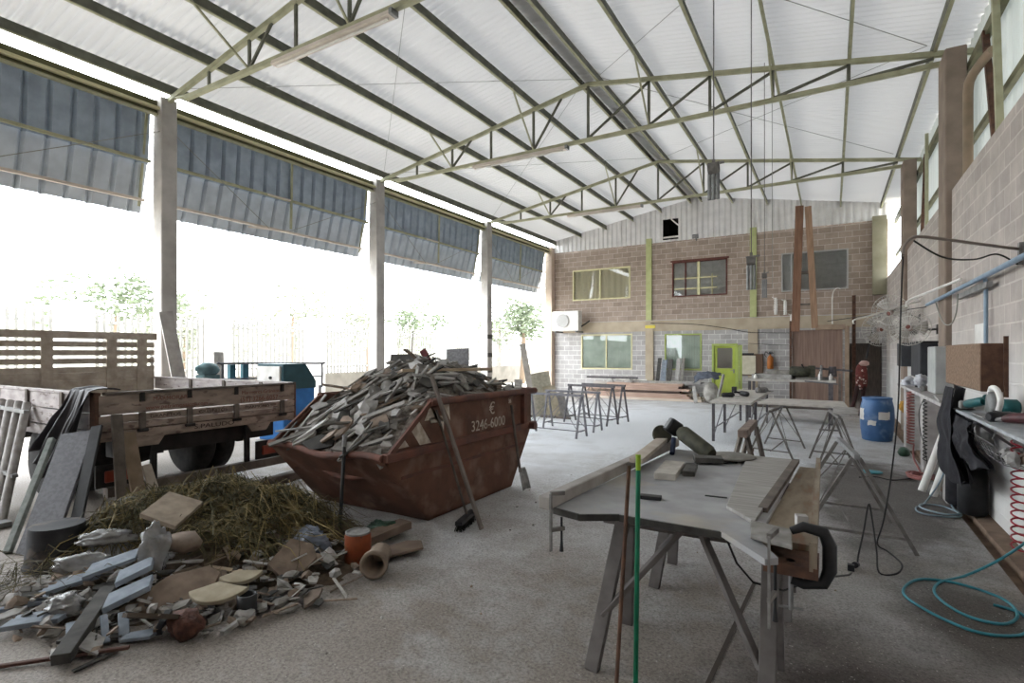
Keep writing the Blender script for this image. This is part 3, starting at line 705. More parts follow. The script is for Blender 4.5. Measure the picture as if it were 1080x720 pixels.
# ================================================================== SKIP
SX0, SX1 = -5.10, -3.50
FL, TOP = .73, 1.20
YF, YM, YBk = 3.62, 4.28, 6.42
m_skip = mat('rusty_red_skip', '#6e4b3c', '#523a30', rough=.75, scale=3, bump=.15, bscale=25, c3='#82685a', c3scale=4, c3lo=.52, c3hi=.75)
m_skipD = mat('skip_flange', '#70493d', '#56403a', rough=.8, scale=5, bump=.2, bscale=30)
sk = thing('rubble_skip', 'rusty red steel skip heaped with broken stone, standing beside the truck', 'skip', (-4.3, 5.05, 0))
prof = [(YF, FL), (4.26, .02), (5.90, .02), (YBk, FL)]
th = .02
def side(x):   # lower side plate, upper side plate
    M = Mx(((0, 0, 1), (1, 0, 0), (0, 1, 0)))
    lo_ = obj('lower_side_plate', MB().prism(prof[::1], th, (x, 0, 0), M), m_skip, sk)
    up_ = obj('upper_side_plate', MB().prism([(YF + .05, FL), (YBk, FL), (YBk, TOP), (YM, TOP)], th, (x, 0, 0), M), m_skip, sk)
    return lo_, up_
lo1, up1 = side(SX1 - th); side(SX0)
def slope_plate(name, a, b_, extra=None):
    bb = MB().add([(SX0, *a), (SX1, *a), (SX1, *b_), (SX0, *b_)], [(0, 1, 2, 3)]); return obj(name, bb, m_skip, sk, solid=.02)
slope_plate('end_plate', (YF, FL), (4.26, .02)); slope_plate('end_plate', (5.90, .02), (YBk, FL)); slope_plate('bottom_plate', (4.26, .02), (5.90, .02))
slope_plate('end_plate', (YBk - .01, FL), (YBk - .01, TOP))
# dented front lip
lip = MB(); pts = []
for i in range(13):
    t = i / 12; x = SX0 + (SX1 - SX0) * t
    pts.append((x, YF - .02 + .02 * math.sin(t * 9), FL + .01 + .035 * math.sin(t * 7 + 1) * math.sin(PI * t)))
lip.tube(pts, .035, 8)
obj('front_lip', lip, m_skipD, sk)
lp2 = MB().tube([(SX0 + .1 + 1.45 * i / 10, 3.86 + .015 * math.sin(i), .47 + .03 * math.sin(i * .9)) for i in range(11)], .03, 6)
obj('stiffener', lp2, m_skipD, sk)
for x in (SX1 + .02, SX0 - .02):
    obj('side_flange', MB().bx(x - .04, x + .04, YF, YBk + .06, FL - .03, FL + .05), m_skipD, sk, bevel=.008)
    obj('top_rail', MB().tube([(x, YM - .02, TOP), (x, YBk + .08, TOP - .01)], .04, 10), m_skipD, sk)
    obj('sloping_edge', MB().bar((x, YF + .06, FL + .03), (x, YM, TOP), .03, .045), m_skipD, sk)
    obj('end_post', MB().bx(x - .03, x + .035, YBk - .28, YBk - .2, FL, TOP - .03), m_skipD, sk)
    obj('lifting_lug', MB().tube([(x, YBk - .12, .74), (x + (.12 if x > -4 else -.12), YBk - .12, .74)], .05, 10), m_skipD, sk)
obj('lower_stiffener', MB().bx(SX1, SX1 + .015, 3.86, 6.2, .50, .53), m_skipD, sk)
obj('back_rail', MB().tube([(SX0, YBk, TOP), (SX1, YBk, TOP)], .035, 8), m_skipD, sk)
# pale chevrons on the side
m_chev = mat('pale_chevron', '#c4b8aa', '#a39485', rough=.8, scale=12, lo=.4, hi=.6)
M_ = Mx(((0, 0, 1), (1, 0, 0), (0, 1, 0)))
for poly in ([(3.80, .80), (3.97, .80), (3.885, .895)], [(4.00, .95), (4.09, 1.06), (4.30, .79), (4.13, .79)], [(4.20, 1.02), (4.28, 1.15), (4.41, 1.01), (4.51, .86), (4.51, 1.0), (4.42, 1.02)], [(4.30, .985), (4.52, .985), (4.52, 1.045), (4.26, 1.045)], [(4.50, 1.16), (4.60, 1.16), (4.62, .98)]):
    obj('chevron', MB().prism(poly, .003, (SX1 + .001, 0, 0), M_), m_chev, up1, label='pale chevron marking')
text_mesh('lettering', '€', .20, (SX1 + .003, 5.45, 1.03), MT, m_chev, up1, .0015)
text_mesh('lettering', '36', .075, (SX1 + .003, 5.86, 1.09), MT, m_chev, up1, .0015)
text_mesh('lettering', '3246-6000', .17, (SX1 + .003, 5.38, .86), MT, m_chev, up1, .0015, 1.0)

# rubble in the skip
def heap(x, y):
    ks = [(3.55, .74), (3.9, .93), (4.3, 1.20), (4.75, 1.46), (5.15, 1.56), (5.6, 1.52), (6.0, 1.36), (6.42, 1.16)]
    if y <= ks[0][0]: z = ks[0][1]
    elif y >= ks[-1][0]: z = ks[-1][1]
    else:
        for (a, za), (c, zc) in zip(ks, ks[1:]):
            if a <= y <= c: z = za + (zc - za) * (y - a) / (c - a); break
    e = abs(x + 4.35) / .78
    edge = min(z, TOP - .0 if y > YM else FL + (TOP - FL) * (y - YF) / (YM - YF))
    return z - (z - edge + .03) * min(1, e) ** 2.2 + .05 * mnoise.noise(V((x * 3, y * 3, 0)))
hm = MB().grid(lambda u, v: V((SX0 + .03 + (SX1 - SX0 - .06) * u, YF + .03 + (YBk - YF - .06) * v, heap(SX0 + .03 + (SX1 - SX0 - .06) * u, YF + .03 + (YBk - YF - .06) * v) - .05 + .05 * mnoise.noise(V((u * 22, v * 40, 3))))), 44, 72)
one('packed_rubble', hm, mat('rubble_fines', '#8d857c', '#5c544d', scale=22, bump=.6, bscale=50), 'packed grey rubble filling the skip beneath the loose offcuts', 'rubble', kind='stuff')
def shard_mesh(kind, seed):
    r = random.Random(seed); b = MB()
    if kind == 'strip':
        L = r.uniform(.35, .9); W = r.uniform(.03, .065); T = r.uniform(.015, .026)
        poly = [(-L / 2, -W / 2), (L / 2 + r.uniform(-.04, .03), -W / 2 * r.uniform(.6, 1)), (L / 2 - r.uniform(0, .06), W / 2), (-L / 2 + r.uniform(0, .05), W / 2 * r.uniform(.7, 1))]
        b.prism(poly, T, (0, 0, -T / 2))
    elif kind == 'plate':
        n = r.choice((4, 5, 5, 6)); R = r.uniform(.08, .18); T = r.uniform(.018, .032); a0 = r.uniform(0, 6)
        poly = [(R * 1.4 * r.uniform(.65, 1) * math.cos(a0 + 2 * PI * i / n + r.uniform(-.25, .25)), R * .75 * r.uniform(.65, 1) * math.sin(a0 + 2 * PI * i / n)) for i in range(n)]
        poly.sort(key=lambda p: math.atan2(p[1], p[0])); b.prism(poly, T, (0, 0, -T / 2))
    else:
        R = r.uniform(.05, .11); b.blob((0, 0, 0), (R * 1.3, R, R * .75), 1, .7, 1.6, seed, True)
    return b
def proto(name, b, m):
    me = bpy.data.meshes.new(name); me.from_pydata(b.v, [], b.f); me.materials.append(m); me.update(); return me
PROTO = {}
for kind, m, n in (('strip', m_stone, 8), ('strip', m_stoneL, 4), ('strip', m_stoneB, 3), ('strip', m_stoneD, 3), ('plate', m_stone, 8), ('plate', m_stoneB, 4), ('plate', m_stoneL, 4), ('plate', m_stoneD, 4), ('lump', m_stoneB, 4), ('lump', m_stoneL, 4), ('lump', m_stone, 4), ('lump', m_stoneD, 3)):
    PROTO[(kind, m.name)] = [proto('offcut', shard_mesh(kind, 100 * n + i * 7 + len(PROTO) * 31), m) for i in range(n)]
WORD = {'stone_grey': 'grey', 'stone_brown': 'brown', 'stone_pale': 'pale', 'stone_dark': 'dark grey'}
NAMEK = {'strip': 'stone_strip', 'plate': 'stone_shard', 'lump': 'stone_lump'}
LABK = {'strip': 'narrow stone offcut', 'plate': 'broken flat stone piece', 'lump': 'rough stone lump'}
def scatter(me, kind, mname, loc, M, where, s=1.0):
    o = bpy.data.objects.new(NAMEK[kind], me); COL.objects.link(o); o.location = loc; o.rotation_euler = M.to_euler(); o.scale = (s, s, s)
    tag(o, '%s %s %s' % (WORD[mname], LABK[kind], where), 'stone', '%s %ss %s' % (WORD[mname], LABK[kind], where)); return o
r2 = random.Random(11)
keys = [('strip', 'stone_grey')] * 7 + [('strip', 'stone_pale')] * 4 + [('strip', 'stone_brown')] + [('strip', 'stone_dark')] * 3 + [('plate', 'stone_grey')] * 5 + [('plate', 'stone_dark')] * 2 + [('plate', 'stone_pale')] * 2 + [('plate', 'stone_brown')] * 2 + [('lump', 'stone_brown')] * 2 + [('lump', 'stone_pale')] * 2 + [('lump', 'stone_grey')] * 2
n_ = 0
while n_ < 285:
    x = r2.uniform(SX0 + .08, SX1 - .08); y = r2.uniform(YF + .02, YBk - .05)
    kk = r2.choice(keys)
    if kk[0] == 'lump' and y < 4.9 and r2.random() < .6: continue
    if kk[0] == 'strip' and y > 5.5 and r2.random() < .5: continue
    e = .05; nx = (heap(x - e, y) - heap(x + e, y)) / (2 * e); ny = (heap(x, y - e) - heap(x, y + e)) / (2 * e)
    nrm = V((nx, ny, 1)).normalized()
    nrm = (nrm + V((r2.gauss(0, .22), r2.gauss(0, .22), 0))).normalized()
    a = r2.gauss(-PI / 2 - .2, .32) if kk[0] == 'strip' else r2.uniform(0, 6.3)
    t = V((math.cos(a), math.sin(a), 0)); t = (t - nrm * t.dot(nrm)).normalized(); bt = nrm.cross(t)
    M = Mx((t, bt, nrm)).transposed()
    dist = min(x - SX0, SX1 - x)
    me = r2.choice(PROTO[kk]); s = r2.uniform(.75, 1.15) * (.7 if dist < .25 else 1)
    scatter(me, kk[0], kk[1], (x, y, heap(x, y) + r2.uniform(-.02, .055)), M, 'in the skip', s); n_ += 1
# particular pieces on the heap
def slabM(c, size, M, name, label, m, cat='stone slab'): return one(name, MB().box(c, size, M), m, label, cat, bevel=.004)
lean('stone_slab', 'square grey slab standing up at the back of the rubble heap', 'stone slab', (-4.62, 6.28, 1.25), (-4.66, 6.34, 1.76), (1, .3, 0), .34, .03, m_gslab)
lean('stone_slab', 'dark grey slab standing on the left of the heap top', 'stone slab', (-5.0, 5.55, 1.40), (-5.02, 5.6, 1.68), (1, .35, 0), .38, .03, m_stoneD)
lean('stone_strip', 'dark red stone strip standing up from the top of the heap', 'stone strip', (-4.62, 5.75, 1.45), (-4.80, 5.72, 1.74), (1, .3, 0), .09, .03, mat('dark_red_stone', '#6b3a3a', '#5a3030', scale=12))
lean('stone_slab', 'pale blue grey slab lying high on the left shoulder of the heap', 'stone slab', (-4.95, 4.75, 1.30), (-4.7, 5.15, 1.52), (.8, -.4, .1), .22, .03, m_slate)
lean('timber_batten', 'pale timber batten lying flat across the top of the heap', 'batten', (-4.18, 4.62, 1.50), (-3.62, 5.62, 1.50), (1, -.5, 0), .05, .035, m_woodL)
one('thin_rod', MB().tube([(-4.95, 5.65, 1.4), (-4.88, 5.62, 2.0)], .006, 5), m_rust, 'thin reddish rod sticking up out of the heap against the bright yard', 'rod')
# tools leaning on the skip
one('timber_pole', MB().bar((-2.92, 4.36, -.01), (-3.52, 4.34, 1.46), .045, .03), mat('grey_pole', '#7a7069', '#675e58', scale=8), 'long grey timber pole leaning on the skip side', 'pole', bevel=.004)
o = thing('broom', 'black push broom with a dark handle leaning on the skip', 'broom', (-3.1, 4.4, 0))
obj('handle', MB().tube([(-3.14, 4.42, .09), (-3.46, 4.34, 1.12)], .013, 8), m_woodD, o)
d = (V((-3.18, 4.62, 0)) - V((-3.05, 4.12, 0))).normalized()
obj('head', MB().bar((-3.05, 4.16, .075), (-3.17, 4.58, .075), .07, .035), m_black, o)
bb = MB(); rr = random.Random(3)
for i in range(260):
    t = rr.random(); p = V((-3.05, 4.16, .06)).lerp(V((-3.17, 4.58, .06)), t) + V((rr.uniform(-.03, .03), 0, 0)); q = p + V((rr.uniform(-.03, .03), rr.uniform(-.02, .02), -.065)); bb.bar(p, q, .004)
obj('bristles', bb, m_rubber, o, label='black bristles')['kind'] = 'stuff'
o = thing('shovel', 'shovel leaning on the far end of the skip, blade on the floor', 'shovel', (-3.3, 5.85, 0))
obj('handle', MB().tube([(-3.33, 5.83, .22), (-3.44, 5.80, 1.05)], .018, 8), m_woodD, o)
obj('blade', MB().grid(lambda u, v: V((-3.335 + .07 * (1 - v) + .03 * (2 * u - 1) ** 2, 5.84 + (u - .5) * (.19 - .05 * v ** 4), .012 + .26 * v)), 8, 8), m_dusty, o, solid=.006)
o = thing('iron_bar_tool', 'black long handled bar standing against the front lip of the skip', 'bar', (-3.9, 3.6, 0))
obj('handle', MB().tube([(-3.84, 3.42, .02), (-3.93, 3.56, .82)], .017, 8), m_black, o)
obj('grip', MB().tube([(-3.93, 3.56, .82), (-3.94, 3.575, .93)], .022, 8), m_gal, o)
# ================================================================== DEBRIS PILE ON THE FLOOR
def mound(x, y):
    z = 0
    for cx, cy, s, h_ in ((-5.15, 2.55, .42, .34), (-4.72, 2.85, .45, .44), (-4.30, 3.05, .42, .36), (-4.25, 2.35, .38, .22), (-3.75, 2.85, .38, .14), (-4.5, 1.85, .35, .13), (-3.9, 1.85, .3, .06)):
        z = max(z, h_ * math.exp(-((x - cx) ** 2 + (y - cy) ** 2) / (2 * s * s)))
    return z
def mfn(u, v):
    x = -5.9 + 3.0 * u; y = 1.1 + 2.85 * v; z = mound(x, y)
    return V((x, y, z * (1 + .5 * mnoise.noise(V((x * 6, y * 6, 0)))) + .03 * mnoise.noise(V((x * 14, y * 14, 2))) * min(1, z * 12) - .05))
one('earth_mound', MB().grid(mfn, 70, 66), mat('brown_earth', '#5f5144', '#463a30', scale=14, bump=.6, bscale=40), 'low mound of brown earth and crumbs under the cut grass and rubble', 'earth', kind='stuff')
# cut grass
def grass(n, seed, cols, wd, cxs):
    r = random.Random(seed); b = MB()
    for i in range(n):
        cx, cy, sx, sy = r.choice(cxs)
        x = r.gauss(cx, sx); y = r.gauss(cy, sy); z0 = max(.0, mound(x, y)) - .02; L = r.uniform(.25, .75); a = r.gauss(.55, .7) + (PI if r.random() < .4 else 0)
        d = V((math.cos(a), math.sin(a), 0)); lift = r.uniform(.02, .16); sag = r.uniform(.05, .25); bend = r.uniform(-.6, .6)
        pv = None; vs = []; s_ = V((-d.y, d.x, r.uniform(-.8, .8))).normalized() * wd * r.uniform(.6, 1.3)
        for k in range(6):
            t = k / 5; c = d * math.cos(bend * t) + V((-d.y, d.x, 0)) * math.sin(bend * t)
            p = V((x, y, z0)) + c * L * (t - .5); p.z = max(mound(p.x, p.y), 0) + .01 + lift * math.sin(PI * min(1, t * 1.1)) + r.uniform(0, .015) + .09 * (1 if r.random() < .05 else 0)
            w_ = s_ * (1 - .8 * abs(2 * t - 1) ** 3); vs += [p - w_, p + w_]
        b.add(vs, [(2 * k, 2 * k + 1, 2 * k + 3, 2 * k + 2) for k in range(5)])
    return b
CX = [(-4.95, 2.72, .30, .25), (-4.55, 2.95, .32, .25), (-4.2, 3.08, .25, .22), (-4.3, 2.75, .3, .25), (-5.15, 2.35, .18, .2)]
one('cut_grass', grass(2600, 4, 0, .004, CX), mat('dry_green_grass', '#59543a', '#3d3928', scale=5, rough=.8, c3='#7d6c45', c3scale=7), 'tangled heap of cut green and straw coloured grass beside the skip', 'grass', kind='stuff')
one('cut_grass', grass(1000, 5, 0, .0042, CX), mat('straw_grass', '#94845c', '#71633f', scale=5, rough=.8), 'dry straw coloured stalks mixed through the heap of cut grass', 'grass', kind='stuff')
one('cut_grass', grass(90, 8, 0, .003, [(-5.0, 1.45, .25, .12)]), MATS['dry_green_grass'], 'thin scatter of grass stalks on the floor left of the blue grey slabs', 'grass', kind='stuff')

def flat(p, q, wd, th, m, name, label, cat='stone slab', tilt=0.0, z0=None, poly=None, group=None):
    """a slab lying from p to q, rolled by tilt about its long axis"""
    p = V(p); q = V(q); d = (q - p); L = d.length; d.normalize(); sd, u = basis(d)
    n = (u * math.cos(tilt) + sd * math.sin(tilt)); s2 = d.cross(n)
    M = Mx((d, s2, n)).transposed() if False else Mx((d, -s2, n)).transposed()
    b = MB()
    if poly:
        b.prism([(x * L / 2, y * wd / 2) for x, y in poly], th, (p + q) / 2 - n * th / 2, M)
    else: b.box((p + q) / 2, (L, wd, th), M)
    return one(name, b, m, label, cat, group, bevel=.003)
QD = [(-1, -.8), (.7, -1), (1, .3), (.6, 1), (-.8, .9)]
Q2 = [(-1, -1), (.6, -1), (1, .8), (-.5, 1)]
flat((-4.66, 1.36, .05), (-4.50, 1.58, .08), .26, .025, m_slate, 'slate_slab', 'pale blue grey slab at the left edge of the pile, flat on the floor', poly=QD)
flat((-4.30, 1.25, .06), (-4.10, 1.52, .07), .18, .03, m_slate, 'slate_slab', 'blue grey slab lying in front of the leftmost pale slab', poly=QD)
flat((-4.35, 1.64, .21), (-4.30, 2.02, .26), .15, .025, m_slate, 'slate_slab', 'pale slab with dark specks, highest of the blue grey slabs', tilt=.10, poly=Q2)
flat((-4.47, 1.50, .13), (-4.40, 1.82, .17), .13, .03, m_slate, 'slate_slab', 'blue grey slab with a jagged front edge, below the speckled slab', tilt=.10, poly=QD)
flat((-4.08, 1.72, .19), (-4.04, 1.98, .26), .13, .04, m_slate, 'slate_slab', 'square blue grey slab left of the clear plastic bag, the upper of two', tilt=.10, poly=Q2)
flat((-3.92, 1.58, .12), (-3.88, 1.90, .19), .14, .04, m_slate, 'slate_slab', 'square blue grey slab left of the clear plastic bag, the lower of two', tilt=.10, poly=Q2)
flat((-3.55, 1.26, .06), (-4.12, 1.72, .13), .09, .06, m_stoneD, 'stone_bar', 'long dark grey stone bar slanting through the front of the pile', 'stone bar')
flat((-3.68, 1.36, .03), (-3.98, 1.47, .05), .06, .03, m_slate, 'slate_strip', 'short blue grey strip left of the long dark bar', 'stone strip')
flat((-3.80, 1.56, .11), (-3.62, 1.50, .02), .04, .015, m_slate, 'slate_strip', 'left of two short grey strips standing side by side', 'stone strip')
flat((-3.74, 1.64, .11), (-3.57, 1.57, .02), .055, .015, m_slate, 'slate_strip', 'right of two short grey strips standing side by side', 'stone strip')
flat((-3.86, 1.36, .03), (-3.60, 1.58, .03), .05, .02, m_stoneD, 'slate_strip', 'thin dark strip at the foot of the two short grey strips', 'stone strip')
flat((-3.58, 1.56, .03), (-3.46, 1.70, .03), .1, .02, m_slate, 'slate_shard', 'small pointed slate below the white holed plate', poly=QD)
b = MB(); M = Rz(.5) @ Rx(-.5); b.prism([(.15 * (1 + .15 * math.sin(3 * a + 1)) * math.cos(a), .11 * (1 + .15 * math.sin(2 * a)) * math.sin(a)) for a in [2 * PI * i / 16 for i in range(16)]], .025, (-3.47, 1.66, .13), M)
one('plaster_plate', b, mat('holed_plaster', '#b8b0a2', '#4a4038', scale=16, lo=.30, hi=.36, bump=.2), 'white plaster plate with dark holes at the front of the pile', 'plaster')
b = MB(); b.prism([(-.26, -.10), (.05, -.16), (.26, -.06), (.30, .10), (.22, .17), (-.02, .12)], .03, (-3.80, 1.93, .10), Rz(.85) @ Rx(.55)); one('stone_slab', b, m_stoneB, 'large brown stone plate with a rounded end leaning below the plastic bag', 'stone slab', bevel=.004)
def fan(c, R, a0, a1, M, name, label, m):
    n = 14; poly = [(-.02, -.02)] + [(R * math.cos(a0 + (a1 - a0) * i / n), R * math.sin(a0 + (a1 - a0) * i / n)) for i in range(n + 1)]
    return one(name, MB().prism(poly, .03, c, M), m, label, 'stone slab', bevel=.004)
m_cream2 = mat('cream_stone', '#a69c88', '#8d836f', scale=8, bump=.1, bscale=40)
fan((-3.50, 2.14, .16), .21, -2.5, -.3, Rz(.45) @ Rx(.3), 'stone_segment', 'cream stone segment with a curved edge, nearer of two beside the black pot', m_cream2)
fan((-3.56, 2.30, .17), .15, -2.6, -.3, Rz(.8) @ Rx(.3), 'stone_segment', 'cream stone segment lying behind the nearer one', m_cream2)
one('brick_lump', MB().blob((-3.34, 1.80, .07), (.12, .09, .075), 3, .35, 2.2, 5), mat('rust_lump', '#624238', '#422c26', scale=20, bump=.8, bscale=45), 'rough rust red lump of brick at the front of the pile', 'brick')
o = thing('black_pot', 'small black cylindrical pot beside the cream stone segments', 'pot', (-3.33, 2.22, 0))
obj('pot_body', MB().lathe([(.055, 0), (.06, .01), (.06, .14), (.05, .14), (.05, .03)], (-3.26, 2.14, 0), 18), m_black, o)
flat((-3.14, 1.90, .02), (-3.20, 2.10, .03), .03, .03, m_stoneL, 'timber_stick', 'short white stick at the front right of the pile', 'stick')
one('stone_lump', MB().blob((-3.22, 2.10, .03), (.07, .06, .04), 2, .5, 2, 8, True), m_stoneL, 'crumpled white lump at the end of the short white stick', 'stone')
flat((-3.46, 1.70, .03), (-3.57, 1.82, .08), .04, .04, m_black, 'dark_bar', 'short black bar left of the rust red lump', 'bar')
one('bottle', MB().lathe([(.018, 0), (.028, .02), (.028, .12), (.012, .17), (.012, .19)], (-3.28, 2.26, .03), 14, Rz(.85) @ Ry(PI / 2)), m_black, 'black bottle lying on the floor right of the black pot', 'bottle')
flat((-4.36, 2.12, .42), (-4.62, 2.50, .50), .30, .035, mat('beige_slab', '#988a7a', '#7f7263', scale=10, bump=.1), 'stone_slab', 'square beige slab resting on top of the cut grass', tilt=.25, poly=[(-1, -1), (.8, -1), (1, 1), (-.7, 1)])
one('stone_lump', MB().blob((-4.12, 2.20, .30), (.16, .11, .07), 2, .3, 2, 12), m_stoneB, 'smooth brown stone showing below the square beige slab', 'stone')
lean('stone_slab', 'small pale slab leaning right of the black bucket, the left of two', 'stone slab', (-4.98, 1.92, .05), (-5.42, 2.42, .40), (.6, .4, .1), .12, .03, m_slate)
lean('stone_slab', 'grey slab leaning right of the black bucket, the right of two', 'stone slab', (-4.86, 2.02, .10), (-5.22, 2.55, .42), (.6, .5, .1), .26, .03, m_gslab)
flat((-3.92, 1.03, .012), (-3.42, 1.53, .035), .025, .018, mat('rust_strip', '#5a4038', '#4a342e', scale=10), 'metal_strip', 'long thin rusty strip on the floor at the lower left', 'strip')
flat((-3.46, 1.28, .012), (-3.49, 1.50, .012), .03, .012, m_stoneD, 'metal_strip', 'short dark strip beside the end of the long rusty strip', 'strip')
flat((-3.46, 2.50, .08), (-3.50, 2.82, .22), .26, .035, m_stoneB, 'stone_slab', 'brown rounded slab leaning at the right of the pile, behind the white sticks', tilt=.5, poly=[(-1, -.6), (-.5, -1), (.6, -1), (1, -.2), (.7, 1), (-.8, .9)])
flat((-3.95, 2.28, .12), (-3.62, 2.36, .12), .05, .03, m_woodL, 'timber_stick', 'thin pale timber lying across the rubble behind the cream segments', 'stick')
flat((-3.98, 2.18, .14), (-3.66, 2.28, .08), .07, .04, m_woodD, 'timber_stick', 'dark timber stub just in front of the thin pale timber', 'stick')
m_card = mat('brown_board_flat', '#77675a', '#625349', scale=6)
flat((-3.22, 3.22, .04), (-3.06, 3.66, .05), .24, .02, m_card, 'flat_board', 'flat brown board on the floor right of the orange can', 'board', poly=QD)
flat((-3.48, 3.38, .08), (-3.44, 3.86, .10), .16, .07, m_card, 'timber_block', 'brown timber block lying before the skip front', 'timber')
o = thing('paint_can', 'orange paint can standing before the skip', 'can', (-3.32, 3.15, 0))
obj('can_body', MB().lathe([(.10, 0), (.105, .01), (.105, .22), (.10, .235)], (-3.32, 3.15, 0), 24), mat('orange_can', '#914a2c', '#783c24', rough=.5, scale=8, c3='#4a3a34', c3scale=10, c3lo=.62, c3hi=.66), o)
obj('can_lid', MB().lathe([(.098, .235), (.10, .25), (.085, .25), (.082, .242)], (-3.32, 3.15, 0), 24), m_dusty, o, label='dusty grey lid')
o = thing('clay_pipe', 'short clay pipe with its dark open end facing out, right of the orange can', 'pipe', (-2.98, 3.02, 0))
M = Rz(-1.05) @ Rx(PI / 2)
obj('pipe_body', MB().lathe([(.055, .22), (.08, 0), (.105, 0), (.105, .04), (.09, .05), (.085, .26)], (-2.96, 2.96, .105), 24, Rz(1.0) @ Ry(-PI / 2) if False else Rz(.55) @ Rx(-PI / 2)), mat('grey_clay', '#8a7a6c', '#75665a', scale=8), o)
# bags
m_bag = mat('clear_plastic', '#a5a6a8', '#85827e', rough=.22, scale=9, spec=.7, bump=1.0, bscale=18)
def see_through(m, k):
    N = m.node_tree.nodes; L = m.node_tree.links; t = N.new('ShaderNodeBsdfTransparent'); mx = N.new('ShaderNodeMixShader'); mx.inputs[0].default_value = k
    L.new(N['Principled BSDF'].outputs[0], mx.inputs[1]); L.new(t.outputs[0], mx.inputs[2]); L.new(mx.outputs[0], N['Material Output'].inputs['Surface'])
see_through(m_bag, .35)
def bag(c, r, seed, label, m=m_bag, rz=0):
    b = MB(); bm = bmesh.new(); bmesh.ops.create_icosphere(bm, subdivisions=4, radius=1)
    for v in bm.verts:
        k = 1 + .35 * mnoise.noise(v.co * 1.6 + V((seed, 0, 0))) + .28 * abs(mnoise.noise(v.co * 4 + V((0, seed, 0)))) - .2 * abs(mnoise.noise(v.co * 8 + V((0, 0, seed))))
        p = Rz(rz) @ V((v.co.x * r[0], v.co.y * r[1], v.co.z * r[2])) * k; b.v.append(V(c) + p)
    b.f = [tuple(v.index for v in f.verts) for f in bm.faces]; b.sm = [True] * len(b.f); bm.free()
    return one('plastic_bag', b, m, label, 'bag')
bag((-4.16, 2.02, .28), (.09, .09, .18), 1, 'crumpled clear plastic bag standing upright between slabs and grass')
bag((-4.62, 1.76, .20), (.2, .07, .06), 3, 'long wrinkled plastic bag on the left shoulder of the pile', rz=.75)
bag((-4.86, 2.02, .26), (.2, .07, .06), 6, 'dusty plastic wrapping below the leaning grey slabs', rz=.75)
bag((-3.66, 2.96, .15), (.15, .13, .12), 9, 'bluish grey plastic bag half under the grass, left of the orange can', mat('bluish_plastic', '#6f7684', '#555a66', rough=.3, scale=9))
bag((-3.58, 3.70, .07), (.17, .1, .07), 12, 'dark green plastic bag at the foot of the skip', mat('green_plastic', '#2e4a3a', '#24382c', rough=.35, scale=9))
bag((-4.18, 1.50, .10), (.1, .08, .07), 15, 'small pale lump wrapped in plastic beside the long dark stone bar', rz=.3)
# loose bits spread round the pile
r3 = random.Random(21); n_ = 0
while n_ < 350:
    t = r3.random()
    if t < .5:
        x = r3.gauss(-3.45, .33); y = r3.gauss(2.45, .38)
    elif t < .75: x = r3.gauss(-3.85, .3); y = r3.gauss(1.85, .3)
    else: x = r3.gauss(-4.4, .3); y = r3.gauss(1.65, .25)
    if x < -5.2 or x > -2.85 or y < 1.2 or y > 3.5: continue
    if (x + 2.6) + (y - 3.2) * -.55 > .1: continue
    kk = r3.choice([('lump', 'stone_brown'), ('lump', 'stone_pale'), ('lump', 'stone_grey'), ('plate', 'stone_grey'), ('plate', 'stone_pale'), ('plate', 'stone_brown'), ('strip', 'stone_brown'), ('strip', 'stone_pale'), ('strip', 'stone_dark'), ('plate', 'stone_dark')])
    s = r3.uniform(.28, .65) if kk[0] != 'strip' else r3.uniform(.25, .45)
    M = Rz(r3.uniform(0, 6.3)) @ Rx(r3.gauss(0, .25)) @ Ry(r3.gauss(0, .25))
    scatter(r3.choice(PROTO[kk]), kk[0], kk[1], (x, y, max(0, mound(x, y)) + fz(x) + .02 + r3.uniform(0, .02)), M, 'in the pile on the floor', s); n_ += 1
r4 = random.Random(33)
for i in range(60):
    x = r4.uniform(-4.3, .2); y = r4.uniform(1.6, 7); kk = ('lump', r4.choice(['stone_pale', 'stone_grey', 'stone_brown']))
    if SX0 - .2 < x < SX1 + .2 and y > 3: continue
    scatter(r4.choice(PROTO[kk]), kk[0], kk[1], (x, y, fz(x) + .005), Rz(r4.uniform(0, 6)), 'strewn on the open floor', r4.uniform(.06, .16))

# ================================================================== WORK TABLE
TZ = .80
m_ply = mat('stone_worktop', '#a0a0a1', '#8b8a8b', scale=4, rough=.7, bump=.08, bscale=50, c3='#a69a82', c3scale=1.6, c3lo=.52, c3hi=.8)
m_ird = mat('grey_angle_iron', '#77736f', '#5d5956', rough=.7, scale=12)
m_trl = mat('trestle_timber', '#6f6a68', '#5b5654', scale=7, bump=.1, bscale=40)
wt = thing('work_table', 'big work table, a stone top on timber trestles, in the right foreground', 'table', (-.75, 3.8, fz(-.75)))
obj('table_top', MB().prism([(-1.40, 2.85), (-1.22, 2.80), (-1.02, 2.91), (-.47, 2.885), (-.36, 2.78), (-.30, 3.0), (-.24, 5.10), (-1.25, 5.14)], .03, (0, 0, TZ - .03)), m_ply, wt, bevel=.005)
m_slabE = mat('slab_dark_edge', '#8f8c88', '#75716c', scale=10, bump=.1, bscale=50)
obj('corner_board', MB().prism([(-.49, 2.89), (-.25, 2.58), (-.20, 2.62), (-.36, 2.96)], .03, (0, 0, TZ - .024)), m_ply, wt)
obj('dark_edge', MB().bar((-1.40, 2.845, TZ - .022), (-1.22, 2.793, TZ - .019), .012, .036).bar((-1.22, 2.793, TZ - .022), (-1.02, 2.903, TZ - .019), .012, .036).bar((-1.02, 2.903, TZ - .022), (-.46, 2.878, TZ - .019), .012, .036), m_stoneD, wt, label='dark broken front edge')
